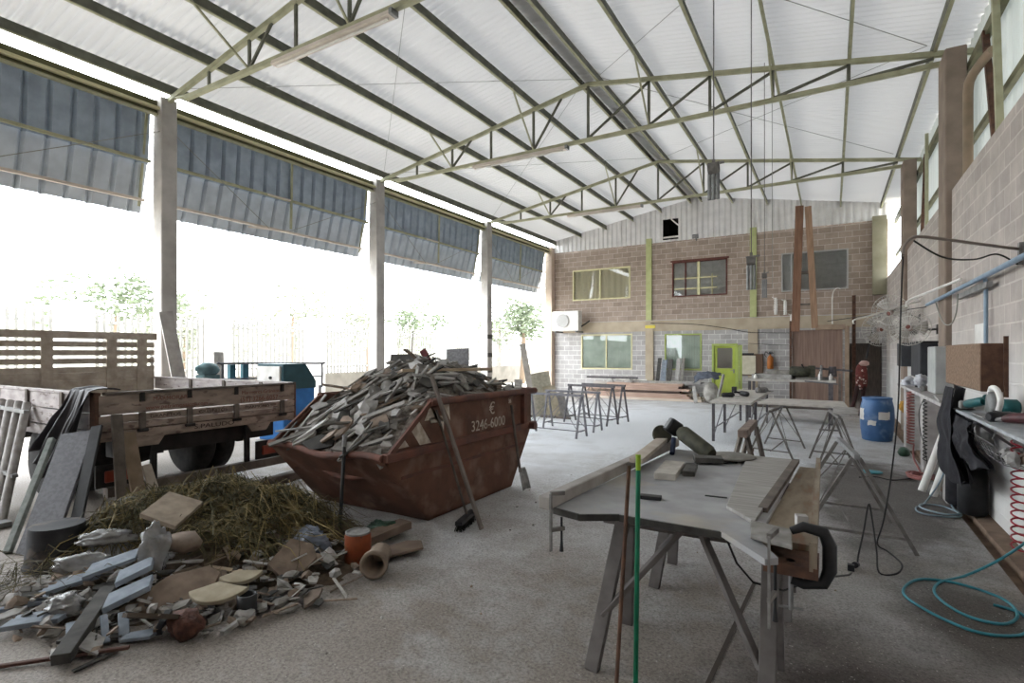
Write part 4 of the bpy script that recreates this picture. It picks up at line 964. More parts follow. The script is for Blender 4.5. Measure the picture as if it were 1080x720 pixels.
def trestle_timber(y, y2, label_parent):
    for x, sgn in ((-1.06, -1), (-.27, 1)):
        for yy in (y, y2):
            f = (x + (-.10 if x < -1 else .0), yy, fz(x)); t = (x, (y + y2) / 2 + (yy - (y + y2) / 2) * .12, TZ - .05)
            obj('leg', MB().bar(f, t, .045, .08, up=(1, 0, 0)), m_trl, wt, bevel=.004)
    ym = (y + y2) / 2
    obj('rail', MB().bar((-1.2, ym, TZ - .09), (-.1, ym, TZ - .09), .05, .09), m_trl, wt, bevel=.004)
    for x0_, x1_ in ((-.72, -1.13), (-.62, -.30)):
        obj('brace', MB().bar((x0_, ym - .04, TZ - .09), (x1_, ym - .22, .20 if x0_ < -.7 else .14), .045, .03), m_trl, wt, bevel=.003)
trestle_timber(2.84, 3.45, wt)
trestle_timber(4.08, 4.62, wt)
obj('edge_beam', MB().bar((-1.42, 2.76, TZ + .04), (-1.30, 5.30, TZ + .04), .075, .075), mat('pale_beam', '#a09a95', '#89837e', scale=5, bump=.1), wt, bevel=.006)
one('timber_batten', MB().bar((-1.25, 3.92, TZ + .08 + .02), (-1.36, 5.15, TZ + .1), .10, .035), mat('light_batten', '#b4a99d', '#9d9287', scale=5), 'pale batten lying along the left edge beam of the work table', 'batten', bevel=.003)
# striped slab pack and channel on the right side
b = MB()
one('stone_slab', MB().prism([(-.52, 3.30), (-.345, 3.06), (-.26, 5.0), (-.62, 5.02)], .022, (0, 0, TZ + .003)), mat('grooved_slab', '#9b9894', '#8a8682', scale=5, stretch=(.6, 6, 1), lo=.4, hi=.6, bump=.3), 'grooved grey slab lying along the right of the work table', 'stone slab', bevel=.003)
one('stone_strip', MB().bar((-.335, 3.35, TZ + .012), (-.25, 5.0, TZ + .015), .05, .03), m_woodD, 'dark long stone strip between the grooved slab and the timber trough', 'stone strip')
m_trg = mat('trough_timber', '#8f8373', '#75695a', scale=4, stretch=(4, 1, 1), c3='#7d6250', c3scale=4, c3lo=.55, c3hi=.7)
o = thing('timber_trough', 'brown timber trough along the right edge of the work table', 'trough', (-.15, 3.9, TZ - .1))
obj('trough_base', MB().prism([(-.31, 2.95), (-.06, 2.95), (-.10, 4.95), (-.22, 4.95)], .03, (0, 0, TZ - .05)), m_trg, o)
obj('trough_side', MB().bar((-.07, 2.72, TZ + .0), (-.09, 4.95, TZ + .0), .03, .13), m_trg, o)
obj('front_board', MB().bx(-.27, -.05, 2.72, 2.95, TZ - .10, TZ - .05), m_rust, o)
one('stone_slab', MB().prism([(-.33, 2.78), (-.15, 2.71), (-.17, 2.96), (-.36, 3.02)], .022, (0, 0, TZ + .02), Mx.Identity(3)), m_slabE, 'small grey slab with a dark edge clamped at the near right corner of the work table', 'stone slab', bevel=.003)
one('stone_block', MB().box((-.13, 3.08, TZ + .055), (.05, .05, .06), Rz(.3)), m_stoneL, 'small pale stone block by the big clamp', 'stone')
# clamps
def cclamp(name, label, c, M, s, m):
    o = thing(name, label, 'clamp', c)
    def P(x, y, z): return V(c) + M @ V((x * s, y * s, z * s))
    obj('frame', MB().tube([P(0, 0, .10), P(.05, 0, .125), P(.13, 0, .11), P(.155, 0, .05), P(.155, 0, -.06), P(.13, 0, -.12), P(.05, 0, -.135), P(0, 0, -.12)], [.018 * s, .024 * s, .028 * s, .03 * s, .03 * s, .028 * s, .024 * s, .022 * s], 8), m, o)
    obj('screw', MB().tube([P(.0, 0, -.26), P(.0, 0, -.04)], .010 * s, 8).tube([P(0, 0, -.05), P(0, 0, -.035)], .02 * s, 10), m_gal, o)
    obj('handle', MB().tube([P(-.05, 0, -.25), P(.05, 0, -.25)], .006 * s, 6), m_gal, o)
cclamp('c_clamp', 'big black curved clamp on the near right corner of the work table', (-.16, 2.78, TZ - .015), Rz(.15), 1.0, m_black)
def barclamp(name, label, x, y, zt, zb, jaw):
    o = thing(name, label, 'clamp', (x, y, zb), 'bar clamps on the work table')
    obj('bar', MB().bar((x, y, zt), (x, y, zb), .022, .010), m_dusty, o)
    obj('jaw', MB().bar((x, y, zt), (x + jaw[0], y + jaw[1], zt - .004), .02, .022), m_ird, o)
    obj('slide', MB().bar((x, y, zb + .12), (x + jaw[0], y + jaw[1], zb + .12), .018, .022), m_ird, o)
    obj('screw', MB().tube([(x + jaw[0] * .8, y + jaw[1] * .8, zb - .01), (x + jaw[0] * .8, y + jaw[1] * .8, zb + .05), (x + jaw[0] * .8, y + jaw[1] * .8, zt - .14)], [.013, .007, .007], 8), m_black, o)
barclamp('bar_clamp', 'bar clamp hanging from the near left corner of the work table', -1.365, 2.74, TZ + .105, TZ - .22, (.05, .07))
barclamp('bar_clamp', 'bar clamp at the near right corner of the work table, beside the big black clamp', -.235, 2.60, TZ + .10, TZ - .30, (.02, .13))
# things on the table
one('stone_block', MB().box((-1.04, 4.08, TZ + .025), (.15, .48, .05), Rz(.10)), mat('white_stone_block', '#bdb8b0', '#a9a49c', scale=14), 'pale stone block on the work table in front of the tools', 'stone block', bevel=.004)
one('stone_block', MB().box((-.92, 4.20, TZ + .02), (.09, .32, .04), Rz(.14)), m_stoneD, 'dark grey stone block right of the pale block', 'stone block', bevel=.004)
one('stone_block', MB().box((-.96, 3.30, TZ + .012), (.13, .06, .022), Rz(.15)), m_black, 'small black block lying alone near the front of the work table', 'stone block', bevel=.003)
one('stone_block', MB().box((-.86, 4.58, TZ + .04), (.22, .14, .04), Rz(.3)), m_stoneD, 'dark flat stone stacked beside the black tool', 'stone block', bevel=.003)
one('thin_chip', MB().box((-.62, 3.55, TZ + .004), (.13, .015, .006), Rz(.1)), m_black, 'thin dark chip lying in the middle of the work table', 'chip')
one('trowel_board', MB().lathe([(.02, 0), (.16, .012), (.19, .03), (.17, .04), (.05, .055)], (-.72, 4.86, TZ), 20), m_slabE, 'shallow grey domed lid at the back of the work table', 'lid')
o = thing('angle_grinder', 'dusty dark olive grinder propped on its guard at the back of the work table', 'grinder', (-1.05, 4.85, TZ))
a, c = V((-1.16, 4.92, TZ + .20)), V((-.86, 4.72, TZ + .05))
m_tool = mat('dusty_olive_tool', '#4b4a3c', '#33332b', rough=.7, scale=12)
obj('motor_body', MB().tube([a, a.lerp(c, .1), a.lerp(c, .9), c], [.05, .07, .066, .05], 14), m_tool, o)
obj('gear_head', MB().box((-1.24, 4.98, TZ + .225), (.13, .1, .13), Rz(.6) @ Ry(.6)), m_black, o, bevel=.015)
obj('guard', MB().lathe([(.02, 0), (.085, 0), (.09, .03), (.085, .035)], (-1.36, 5.02, TZ + .135), 20, Rz(.6) @ Rx(1.1)), m_tool, o)
obj('side_handle', MB().tube([(-1.22, 4.92, TZ + .13), (-1.2, 4.78, TZ + .02)], .022, 10), mat('blue_grip', '#28304a', rough=.6), o)
obj('cord', MB().tube([c, (-.82, 4.66, TZ + .02), (-.74, 4.62, TZ + .01), (-.66, 4.7, TZ + .01)], .007, 6), m_cable, o)
# rods standing against the near edge
gpole = thing('green_pole', 'thin green pole with a yellow green tip standing against the front of the work table', 'pole', (-.85, 2.70, fz(-.8)))
obj('shaft', MB().tube([(-.845, 2.64, fz(-.8)), (-.872, 2.775, 1.085)], .0125, 10), mat('teal_green_rod', '#0f6b4c', '#0c5a40', rough=.4, scale=8), gpole)
obj('tip', MB().tube([(-.872, 2.775, 1.085), (-.875, 2.785, 1.165)], .0135, 10), mat('yellow_green_tip', '#7f9a22', rough=.5), gpole, label='yellow green tip')
one('rusty_rod', MB().tube([(-.93, 2.58, fz(-.9)), (-.93, 2.80, 1.10)], .011, 10), m_rust, 'thin rusty rod standing left of the green pole', 'rod')
# cord of the grinder hanging below the table
one('extension_cord', MB().tube([(-.47, 2.95, TZ - .04), (-.42, 2.98, TZ - .18), (-.35, 3.05, TZ - .29), (-.22, 3.2, TZ - .36), (-.05, 3.6, TZ - .40), (.10, 4.3, .2), (.14, 5.2, fz(.1) + .03)], .006, 6), m_cable, 'thin black cord sagging under the work table towards the plug on the floor', 'cord')
# ================================================================== METAL TRESTLES IN THE MIDDLE OF THE HALL
m_tub = mat('trestle_tube', '#7d7c80', '#64636a', rough=.6, scale=14)
m_tubD = mat('trestle_tube_dark', '#5e5a5c', '#48464a', rough=.6, scale=14)
def trestle(label, p, q, h, spread, r=.02, m=m_tub, braces=True, group='thin metal trestles', inset=.06, name='metal_trestle', top=None):
    p = V((*p, 0)); q = V((*q, 0)); d = (q - p).normalized(); s = V((-d.y, d.x, 0)); mid = (p + q) / 2
    o = thing(name, label, 'trestle', (mid.x, mid.y, fz(mid.x)), group)
    zt = fz(mid.x) + h
    obj('top_bar', MB().bar(V((p.x, p.y, zt)) - d * inset, V((q.x, q.y, zt)) + d * inset, r * 2.4, r * 2.4), m if top is None else top, o)
    ends = []
    for e in (p, q):
        fs = []
        for sg in (-1, 1):
            f = e + s * sg * spread / 2; f.z = fz(f.x)
            t = V((e.x, e.y, zt - r)) + s * sg * r * 1.5
            obj('leg', MB().bar(f, t, r * 1.7, r * 1.7), m, o); fs.append((f, t))
        a = fs[0][0].lerp(fs[0][1], .16); c = fs[1][0].lerp(fs[1][1], .16)
        obj('cross_bar', MB().bar(a, c, r * 1.2), m, o); ends.append(fs)
    if braces:
        for sg in (0, 1):
            a = ends[0][sg][0].lerp(ends[0][sg][1], .2); c = V((mid.x, mid.y, zt)); e2 = ends[1][sg][0].lerp(ends[1][sg][1], .2)
            obj('brace', MB().tube([a, c, e2], r * .35, 5), m, o)
        a = (ends[0][0][0] + ends[0][1][0]) / 2 + V((0, 0, h * .14)); c = (ends[1][0][0] + ends[1][1][0]) / 2 + V((0, 0, h * .14))
        obj('low_rail', MB().bar(a, c, r * .9), m, o)
    return o
trestle('nearest of the four thin metal trestles beyond the skip', (-5.54, 10.15), (-4.32, 10.05), .84, .45)
trestle('second of the four thin metal trestles beyond the skip', (-5.58, 11.05), (-4.35, 11.0), .84, .45)
trestle('third of the four thin metal trestles beyond the skip', (-5.62, 12.35), (-4.42, 12.1), .90, .5, m=m_tubD)
trestle('furthest of the four thin metal trestles beyond the skip', (-5.5, 12.95), (-4.37, 12.7), .90, .5, m=m_tubD)
# trestles right of the work table
trestle('broad angle iron trestle behind the big clamp, a cord looped over its leg', (.20, 6.05), (.08, 7.05), .85, .95, .019, m_ird, group='angle iron trestles on the right', top=m_gal)
trestle('angle iron trestle carrying the right end of the long pale board', (.10, 9.6), (-.02, 10.6), .84, .62, .017, m_ird, group='angle iron trestles on the right')
trestle('angle iron trestle carrying the middle of the long pale board, beside the small brown sawhorse', (-.90, 10.2), (-.78, 11.6), .79, .7, .017, m_ird, group='angle iron trestles on the right')
o = thing('sawhorse', 'small brown timber sawhorse behind the work table', 'sawhorse', (-1.08, 8.9, fz(-1.08)))
zz = fz(-1.08)
obj('top_beam', MB().bar((-1.10, 8.35, zz + .62), (-1.12, 9.75, zz + .62), .13, .11), mat('dusty_brown_timber', '#8d7d74', '#6a5c55', scale=8, bump=.2), o, bevel=.008)
for y in (8.5, 9.6):
    for sg in (-1, 1): obj('leg', MB().bar((-1.10 + sg * .17, y - .08, zz), (-1.10 + sg * .04, y, zz + .58), .07, .05), m_woodD, o, bevel=.004)
obj('rail', MB().bar((-1.11, 8.5, zz + .2), (-1.11, 9.6, zz + .2), .04), m_rust, o)

# cable jib from the right wall and its cord
def curve(pts, n=8):
    pts = [V(p) for p in pts]; out = []
    for i in range(len(pts) - 1):
        a = pts[max(i - 1, 0)]; b = pts[i]; c = pts[i + 1]; d = pts[min(i + 2, len(pts) - 1)]
        for k in range(n):
            t = k / n
            out.append(.5 * ((2 * b) + (c - a) * t + (2 * a - 5 * b + 4 * c - d) * t * t + (3 * b - a - 3 * c + d) * t ** 3))
    return out + [pts[-1]]
o = thing('cable_jib', 'dark swing arm high on the right wall with a cable hanging from its bent tip', 'bracket', (1.5, 6.7, 2.66))
obj('arm', MB().tube(curve([(.53, 5.72, 2.54), (.54, 5.76, 2.62), (.60, 5.84, 2.70), (.70, 5.94, 2.72), (1.1, 6.32, 2.69), (1.50, 6.70, 2.66)]), .014, 8), mat('dark_steel_arm', '#857a72', '#766c65', rough=.5), o)
obj('wall_bracket', MB().bx(1.49, 1.54, 6.67, 6.73, 2.52, 2.72), m_dusty, o)
obj('sagging_cable', MB().tube(curve([(.62, 5.86, 2.68), (.85, 6.08, 2.55), (1.1, 6.3, 2.54), (1.3, 6.5, 2.60), (1.48, 6.68, 2.52)]), .008, 6), m_cable, o)
one('extension_cord', MB().tube(curve([(.53, 5.72, 2.53), (.515, 5.75, 2.0), (.505, 5.85, 1.2), (.46, 5.9, .6), (.40, 5.85, .2), (.36, 5.95, -.04), (.44, 5.95, -.1), (.52, 5.7, -.115), (.46, 5.45, -.12), (.34, 5.4, -.118), (.33, 5.55, .02), (.30, 5.75, .3), (.28, 5.75, .34), (.24, 5.6, .15), (.20, 5.5, -.02), (.19, 5.46, -.09)], 6), .007, 6), m_cable, 'black power cord hanging from the wall jib and looping over the trestle foot', 'cord')
one('plug', MB().tube([(.19, 5.46, -.10), (.17, 5.40, -.09)], [.02, .026], 10).box((.14, 5.34, -.095), (.05, .05, .05)), m_black, 'black plug joined to a white socket on the floor at the end of the cord', 'plug')

# long pale board and cluttered tables further back
m_dust = mat('stone_dust_top', '#b9b4ad', '#a29d97', scale=9, bump=.1, bscale=40)
one('long_board', MB().prism([(-1.22, 11.35), (.25, 11.15), (.20, 12.3), (-1.12, 12.5)], .045, (0, 0, .715)), m_dust, 'long pale dusty board laid across trestles, right of the sawhorse', 'board', bevel=.005)
one('short_board', MB().bx(.02, .34, 9.5, 10.55, .768, .80), m_stoneL, 'short white board end on the right trestle, before the long pale board', 'board', bevel=.004)
o = thing('cutting_table', 'dusty steel legged table with thin cross braces, left of the long pale board', 'table', (-1.7, 12.9, fz(-1.7)))
obj('table_top', MB().bx(-2.08, -1.32, 11.2, 15.1, .70, .75), m_dust, o, bevel=.004)
for x in (-2.02, -1.40):
    for y in (11.28, 12.6, 15.0):
        obj('leg', MB().bar((x, y, fz(x)), (x, y, .70), .05), m_tubD, o)
for x in (-2.02, -1.40):
    obj('brace', MB().tube([(x, 11.3, .05), (x, 12.6, .66)], .012, 5).tube([(x, 12.6, .05), (x, 15, .66)], .012, 5), m_tub, o)
    obj('low_rail', MB().bar((x, 11.28, .2), (x, 15, .2), .02), m_tub, o)
def tool(label, x, y, z, rz, s=1.0, m=None):
    o = thing('power_tool', label, 'power tool', (x, y, z), 'power tools on the far tables'); M = Rz(rz)
    def P(a, b, c): return V((x, y, z)) + M @ V((a * s, b * s, c * s))
    obj('motor', MB().tube([P(-.12, 0, .06), P(-.10, 0, .06), P(.10, 0, .06), P(.14, 0, .05)], [.03 * s, .05 * s, .05 * s, .03 * s], 12), m or m_black, o)
    obj('disc', MB().lathe([(.01, 0), (.08 * s, 0), (.08 * s, .012 * s), (.01, .012 * s)], P(.17, 0, .03), 16), m_dusty, o)
    obj('handle', MB().tube([P(.1, .02, .07), P(.1, .16, .09)], .018 * s, 8), m_black, o)
tool('small dark tool at the left front of the cutting table', -1.9, 12.2, .75, .4)
tool('black tool in the middle of the cutting table', -1.62, 12.6, .75, 2.2, 1.15)
tool('large grey tool at the right end of the cutting table', -1.42, 13.9, .75, .9, 1.3, m_dusty)
one('black_box', MB().bx(-2.03, -1.93, 13.6, 13.75, .75, .90), m_black, 'small upright black box on the cutting table before the green door', 'box', bevel=.004)
o = thing('work_stand', 'heavily loaded grey bench with stone slabs and machine parts in front of the timber panel', 'bench', (-.9, 16.2, fz(-.9)))
obj('bench_top', MB().bx(-2.0, .1, 15.7, 16.8, .78, .83), m_dust, o, bevel=.005)
for x in (-1.9, 0.0):
    for y in (15.8, 16.7): obj('leg', MB().bar((x, y, fz(x)), (x, y, .78), .07), m_tubD, o)
obj('shelf', MB().bx(-1.9, 0, 15.8, 16.7, .2, .23), m_woodD, o)
one('stone_slab', MB().prism([(-1.85, 15.8), (-.9, 15.75), (-.8, 16.5), (-1.7, 16.6)], .12, (0, 0, .86)), m_stoneL, 'thick pale slab stacked on the loaded grey bench', 'stone slab', bevel=.004)
one('stone_slab', MB().prism([(-1.5, 15.9), (-.5, 15.85), (-.45, 16.5), (-1.4, 16.6)], .09, (0, 0, .985)), m_stone, 'grey slab on top of the thick pale slab', 'stone slab', bevel=.004)
o = thing('bench_saw', 'dusty dark bridge saw head on the loaded grey bench', 'saw', (-.45, 15.95, .83))
obj('motor', MB().tube([(-.95, 15.9, 1.06), (-.9, 15.9, 1.06), (-.5, 15.95, 1.06), (-.45, 15.95, 1.06)], [.09, .14, .14, .09], 14), m_tool, o)
obj('column', MB().bx(-.52, -.36, 15.85, 16.0, .83, 1.22), m_tool, o)
obj('base', MB().bx(-.8, .05, 15.75, 16.3, .83, .92), m_ird, o, bevel=.01)
obj('counterweight', MB().tube([(.02, 15.9, .95), (.02, 15.9, 1.2)], [.1, .08], 12), m_tubD, o)
obj('arm', MB().bar((-.45, 15.95, 1.16), (.45, 15.9, 1.10), .05), m_tubD, o)
obj('handle', MB().tube([(-.6, 15.9, 1.13), (-.66, 15.75, 1.25)], .018, 8), m_black, o)
obj('blade_guard', MB().lathe([(.02, 0), (.22, 0), (.22, .05), (.02, .05)], (-.25, 15.85, 1.02), 20, Ry(PI / 2)), m_dusty, o)
for k, (x, dz, m) in enumerate(((-.25, .25, m_white), (-.02, .2, m_white), (-1.75, .16, m_white))):
    o = thing('bottle', ('white bottle beside the bridge saw', 'second white bottle right of the bridge saw', 'white container at the left end of the loaded grey bench')[k], 'bottle', (x, 15.78, .83), 'bottles on the grey bench')
    obj('bottle_body', MB().lathe([(.03, 0), (.045, .01), (.045, dz * .65), (.016, dz * .85), (.016, dz)], (x, 15.75, .83), 12), m, o)
    obj('cap', MB().lathe([(.02, dz), (.02, dz + .03)], (x, 15.75, .83), 10), m_black, o)
for q in list(COL.objects):
    if q.parent is None and 'label' in q and 15.6 < q.location.y < 16.9 and -2.1 < q.location.x < .2 and .8 < q.location.z < 1.0: q.location.z += .15
    if q.name == 'work_stand': q.scale.z = .98 / .83 * 1.012
# bar stand beyond
o = thing('roller_stand', 'thin dark steel stand with a T shaped top before the timber panel', 'stand', (-.05, 14.6, fz(0)))
obj('post', MB().bar((-.05, 14.6, fz(0)), (-.05, 14.6, .98), .035), m_tubD, o)
obj('head_bar', MB().bar((-.55, 14.75, 1.02), (.12, 14.45, .98), .03), m_tubD, o)
obj('foot', MB().bar((-.25, 14.6, fz(0) + .02), (.15, 14.6, fz(0) + .02), .03).bar((-.05, 14.4, fz(0) + .02), (-.05, 14.8, fz(0) + .02), .03), m_tubD, o)

# ================================================================== STANDING SLABS LEFT OF THE TRESTLES
m_gr = mat('beige_granite', '#a9a392', '#8f8a7c', scale=14)
lean('timber_plank', 'tall narrow plank leaning against the stone slabs beyond the skip', 'plank', (-6.75, 12.6, 0), (-7.35, 13.0, 1.95), (.9, .4, 0), .16, .04, mat('grey_plank', '#a9a29a', '#918a82', scale=6))
lean('stone_slab', 'tall beige slab standing among the slabs beyond the skip', 'stone slab', (-6.55, 12.9, 0), (-6.95, 13.2, 1.15), (.9, .4, 0), .55, .04, m_gr)
lean('stone_slab', 'lower rounded beige slab in front of the tall beige slab', 'stone slab', (-6.3, 12.85, 0), (-6.6, 13.1, .80), (.9, .4, 0), .35, .04, m_cream2)
lean('stone_slab', 'grey slab at the right end of the standing slabs beyond the skip', 'stone slab', (-6.05, 12.95, 0), (-6.35, 13.2, .62), (.9, .4, 0), .28, .04, m_stone)
lean('stone_slab', 'slim broken slab left of the tall narrow plank', 'stone slab', (-7.4, 12.9, 0), (-7.6, 13.2, .95), (.9, .4, 0), .22, .04, m_stone)
for i, (x, y) in enumerate(((-6.4, 13.0), (-5.95, 12.98), (-7.0, 12.9))):
    one('timber_bearer', MB().bx(x - .2, x + .2, y - .35, y - .28, 0, .06), m_woodD, ('middle', 'right', 'left')[i] + ' dark bearer on the floor under the standing slabs', 'timber', 'dark bearers under the slabs')

# ================================================================== PLANK STACK AND THINGS AT THE BACK WALL
m_pk = [mat('plank_pinkish', '#c2a899', '#a98f81', scale=3, stretch=(.6, 4, 4)), mat('plank_pale', '#dccfc2', '#c2b4a6', scale=3, stretch=(.6, 4, 4)), mat('plank_grey', '#b3aca6', '#989089', scale=3, stretch=(.6, 4, 4)), mat('plank_dark', '#5b4d47', '#463b36', scale=3, stretch=(.6, 4, 4))]
r5 = random.Random(9); z = 0
rowlab = ['lowest layer', 'second layer', 'third layer', 'fourth layer', 'fifth layer', 'sixth layer', 'top layer']
for row in range(7):
    h_ = .085; n = 4 if row < 5 else 3
    for k in range(n):
        y = 19.2 + .28 * k + row * .04 + r5.uniform(0, .02)
        x0_ = -8.3 + r5.uniform(-.2, .6) + row * .06; x1_ = -3.75 - r5.uniform(0, .5) - row * .12 - (.3 if row == 3 else 0)
        m = m_pk[(row * 3 + k + (1 if row == 0 else 0)) % 3] if not (row == 3 and k == 0) else m_pk[3]
        if row == 3 and k == 0: x0_ += 1.6
        o = one('plank', MB().bx(x0_, x1_, y, y + .25, z + .002, z + h_ - .006), m, '%s plank, %s from the front, in the %s of the timber stack' % ({0: 'pinkish', 1: 'pale', 2: 'grey', 3: 'dark'}[m_pk.index(m)], ['first', 'second', 'third', 'last'][k], rowlab[row]), 'plank', 'planks in the stack at the back wall', bevel=.004)
    z += h_
for i, x in enumerate((-7.6, -6.2, -5.0)):
    pass
one('stone_slab', MB().bx(-6.5, -3.95, 19.7, 20.4, z + .0, z + .05), m_stoneL, 'long pale slab lying on top of the timber stack', 'stone slab', bevel=.004)
one('steel_tube', MB().tube([(-8.2, 19.6, z + .18), (-6.2, 19.65, z + .17)], .035, 8), m_tubD, 'dark steel tube lying raised over the left part of the timber stack', 'tube')
one('steel_tube', MB().tube([(-7.1, 19.75, z + .10), (-5.9, 19.8, z + .10)], .03, 8), m_white, 'white tube beside the dark steel tube on the timber stack', 'tube')
for i, (x, y) in enumerate(((-7.25, 19.6), (-6.55, 19.62))):
    one('stone_block', MB().prism([(-.14, 0), (.14, 0), (.07, .14), (-.07, .14)], .12, (x, y + .06, z), Mx(((1, 0, 0), (0, 0, -1), (0, 1, 0)))), m_stoneL, ('left', 'right')[i] + ' small pale block holding up the dark steel tube', 'stone block')
# uprights before the wall, by the window
for x, wd, h_, m, lb in ((-5.78, .14, 1.02, m_stoneD, 'dark upright slab, leftmost of the group by the blinds window'), (-5.58, .2, .95, m_slate, 'pale blue grey upright slab in the group by the blinds window'), (-5.36, .18, .98, m_stoneD, 'dark slab with a round shouldered top in the group by the blinds window'), (-5.05, .16, 1.0, m_stoneL, 'pale upright slab, rightmost of the group by the blinds window'), (-4.88, .12, 1.02, m_stone, 'thin grey upright slab at the left edge of the blinds window')):
    lean('stone_slab', lb, 'stone slab', (x, 20.75, z * .8), (x, 21.15, z * .8 + h_), (1, 0, 0), wd, .04, m)
# cloth covered bundle with boards right of the stack
def drape(u, v):
    x = -4.05 + .78 * u; t = v
    zz = .98 + .08 * math.sin(u * PI) - .55 * max(0, .55 - t) * (1 - .5 * u) - .5 * max(0, t - .8); y = 18.95 + .9 * t
    return V((x + .04 * math.sin(v * 14), y + .04 * mnoise.noise(V((u * 5, v * 5, 0))), zz + .05 * mnoise.noise(V((u * 6, v * 6, 4)))))
one('dust_sheet', MB().grid(drape, 26, 26), mat('blue_grey_cloth', '#5a5f6a', '#474c57', rough=.9, scale=6), 'blue grey cloth thrown over the right end of the timber stack', 'cloth', solid=.01)
one('sack', MB().blob((-3.55, 19.4, .34), (.24, .25, .36), 3, .25, 1.8, 4), mat('pale_sack', '#b4b0a8', '#908c86', scale=6), 'pale grey sack under the blue grey cloth', 'sack')
lean('board', 'white board leaning right of the blue grey cloth', 'board', (-3.28, 18.95, 0), (-3.12, 19.25, .98), (.3, 1, 0), .14, .04, m_stoneL)
lean('board', 'short white board leaning before the pale sack', 'board', (-3.95, 18.9, 0), (-4.05, 19.05, .55), (1, 0, 0), .12, .04, m_stoneL)

# air conditioner, notice, extinguisher on the back wall
o = thing('air_conditioner', 'white air conditioner condenser on the left end of the back wall', 'air conditioner', (-9.7, 20.95, 2.57))
obj('case', MB().bx(-10.22, -9.0, 20.62, 21.0, 2.62, 3.45), m_white, o, bevel=.02)
obj('fan_grille', MB().lathe([(.0, 0), (.26, 0), (.28, .02), (.28, .03)], (-9.72, 20.60, 3.04), 28, Rx(PI / 2)), mat('grille_grey', '#b9b7b4', '#8f8d8b', scale=60, rough=.5), o)
obj('wall_bracket', MB().bx(-9.15, -9.1, 20.62, 21.4, 2.55, 2.62).bx(-10.1, -10.05, 20.62, 21.4, 2.55, 2.62), m_gal, o)
obj('pipe', MB().tube([(-9.0, 20.9, 2.8), (-8.85, 20.95, 2.9), (-8.8, 21.3, 3.05)], .03, 8), m_black, o)
o = thing('notice_board', 'cream notice board hung on the wall right of the green door', 'board', (-2.6, 21.3, .9))
obj('sheet', MB().bx(-2.82, -2.36, 21.28, 21.30, .92, 1.60), mat('cream_sheet', '#d8d2be', '#c9c2ac', scale=6), o)
obj('backing_box', MB().bx(-2.84, -2.12, 21.31, 21.39, .88, 1.66), mat('brown_box_board', '#6b5648', rough=.9), o)
obj('top_rail', MB().bx(-2.80, -2.42, 21.22, 21.30, 1.62, 1.69), m_black, o)
o = thing('fire_extinguisher', 'orange fire extinguisher hung on the back wall left of the timber panel', 'fire extinguisher', (-1.9, 21.25, 1.15))
obj('cylinder', MB().lathe([(.09, 0), (.105, .02), (.105, .38), (.07, .45), (.03, .48), (.03, .52)], (-1.88, 21.26, 1.13), 20), mat('faded_orange', '#b0682e', '#93551f', rough=.4, scale=6), o)
obj('valve', MB().bx(-1.92, -1.84, 21.22, 21.30, 1.65, 1.70).bar((-1.92, 21.26, 1.72), (-1.78, 21.26, 1.69), .03), m_black, o)
obj('hose', MB().tube(curve([(-1.93, 21.24, 1.66), (-2.02, 21.22, 1.74), (-2.05, 21.22, 1.62), (-1.99, 21.2, 1.55)]), .014, 6), m_black, o)
obj('hook', MB().bx(-1.91, -1.85, 21.3, 21.4, 1.7, 1.78), m_gal, o)
one('yellow_label', MB().bx(-6.42, -6.02, 21.33, 21.345, 2.68, 2.80), mat('yellow_card', '#d8c85a', rough=.6), 'small yellow label on the pale pier of the back wall', 'sign')
one('floodlight', MB().box((-4.45, 21.2, 6.12), (.2, .12, .14), Rx(.4)).bar((-4.45, 21.26, 6.1), (-4.45, 21.4, 6.0), .04), m_gal, 'small grey floodlight at the foot of the gable cladding', 'lamp')
one('sagging_cable', MB().tube(curve([(-6.2, 21.3, 2.88), (-4.6, 21.3, 2.80), (-3.4, 21.3, 2.62), (-2.5, 21.3, 2.44), (-1.2, 21.3, 2.40)]), .012, 5), m_cable, 'dark cable sagging across the ring beam of the back wall', 'cable')
one('sagging_cable', MB().tube(curve([(-2.6, 21.33, 2.05), (-2.0, 21.33, 2.0), (-1.3, 21.33, 1.98)]), .008, 5), m_cable, 'thin cable above the notice board and the extinguisher', 'cable')

# timber panel with tall posts (goods hoist gate)
m_pan = mat('brown_panel', '#8a7468', '#735e54', scale=2, stretch=(9, 9, .5), bump=.1)
m_or = mat('orange_brown_timber', '#8c6a56', '#745645', scale=3, stretch=(6, 6, .6), bump=.1)
pan = thing('timber_gate', 'tall brown boarded panel with two long orange brown posts before the back wall', 'gate', (-.4, 20.1, fz(-.4)))
obj('panel', MB().bx(-1.12, .30, 20.05, 20.10, -.05, 2.44), m_pan, pan)
obj('top_beam', MB().bx(-.45, .38, 19.98, 20.12, 2.44, 2.60), mat('pale_brown_beam', '#a08c7a', '#8a7766', scale=4), pan, bevel=.006)
obj('side_post', MB().bar((.42, 20.0, -.1), (.42, 20.0, 2.55), .14, .12), MATS['pale_brown_beam'], pan, bevel=.006)
obj('left_edge', MB().bar((-1.16, 20.0, -.05), (-1.16, 20.0, 2.75), .07, .07), m_rust, pan)
obj('tall_post', MB().bar((-1.02, 20.0, 2.4), (-.90, 20.0, 6.5), .12, .24), m_or, pan, bevel=.006)
obj('tall_post', MB().bar((-.46, 20.0, 2.5), (-.66, 20.0, 6.45), .12, .19), mat('pale_orange_timber', '#a5866f', '#8c715c', scale=3, stretch=(6, 6, .6)), pan, bevel=.006)
obj('spacer', MB().bar((-1.0, 20.0, 3.28), (-.56, 20.0, 3.28), .06).bar((-.92, 20.0, 4.32), (-.62, 20.0, 4.32), .09), m_woodD, pan)
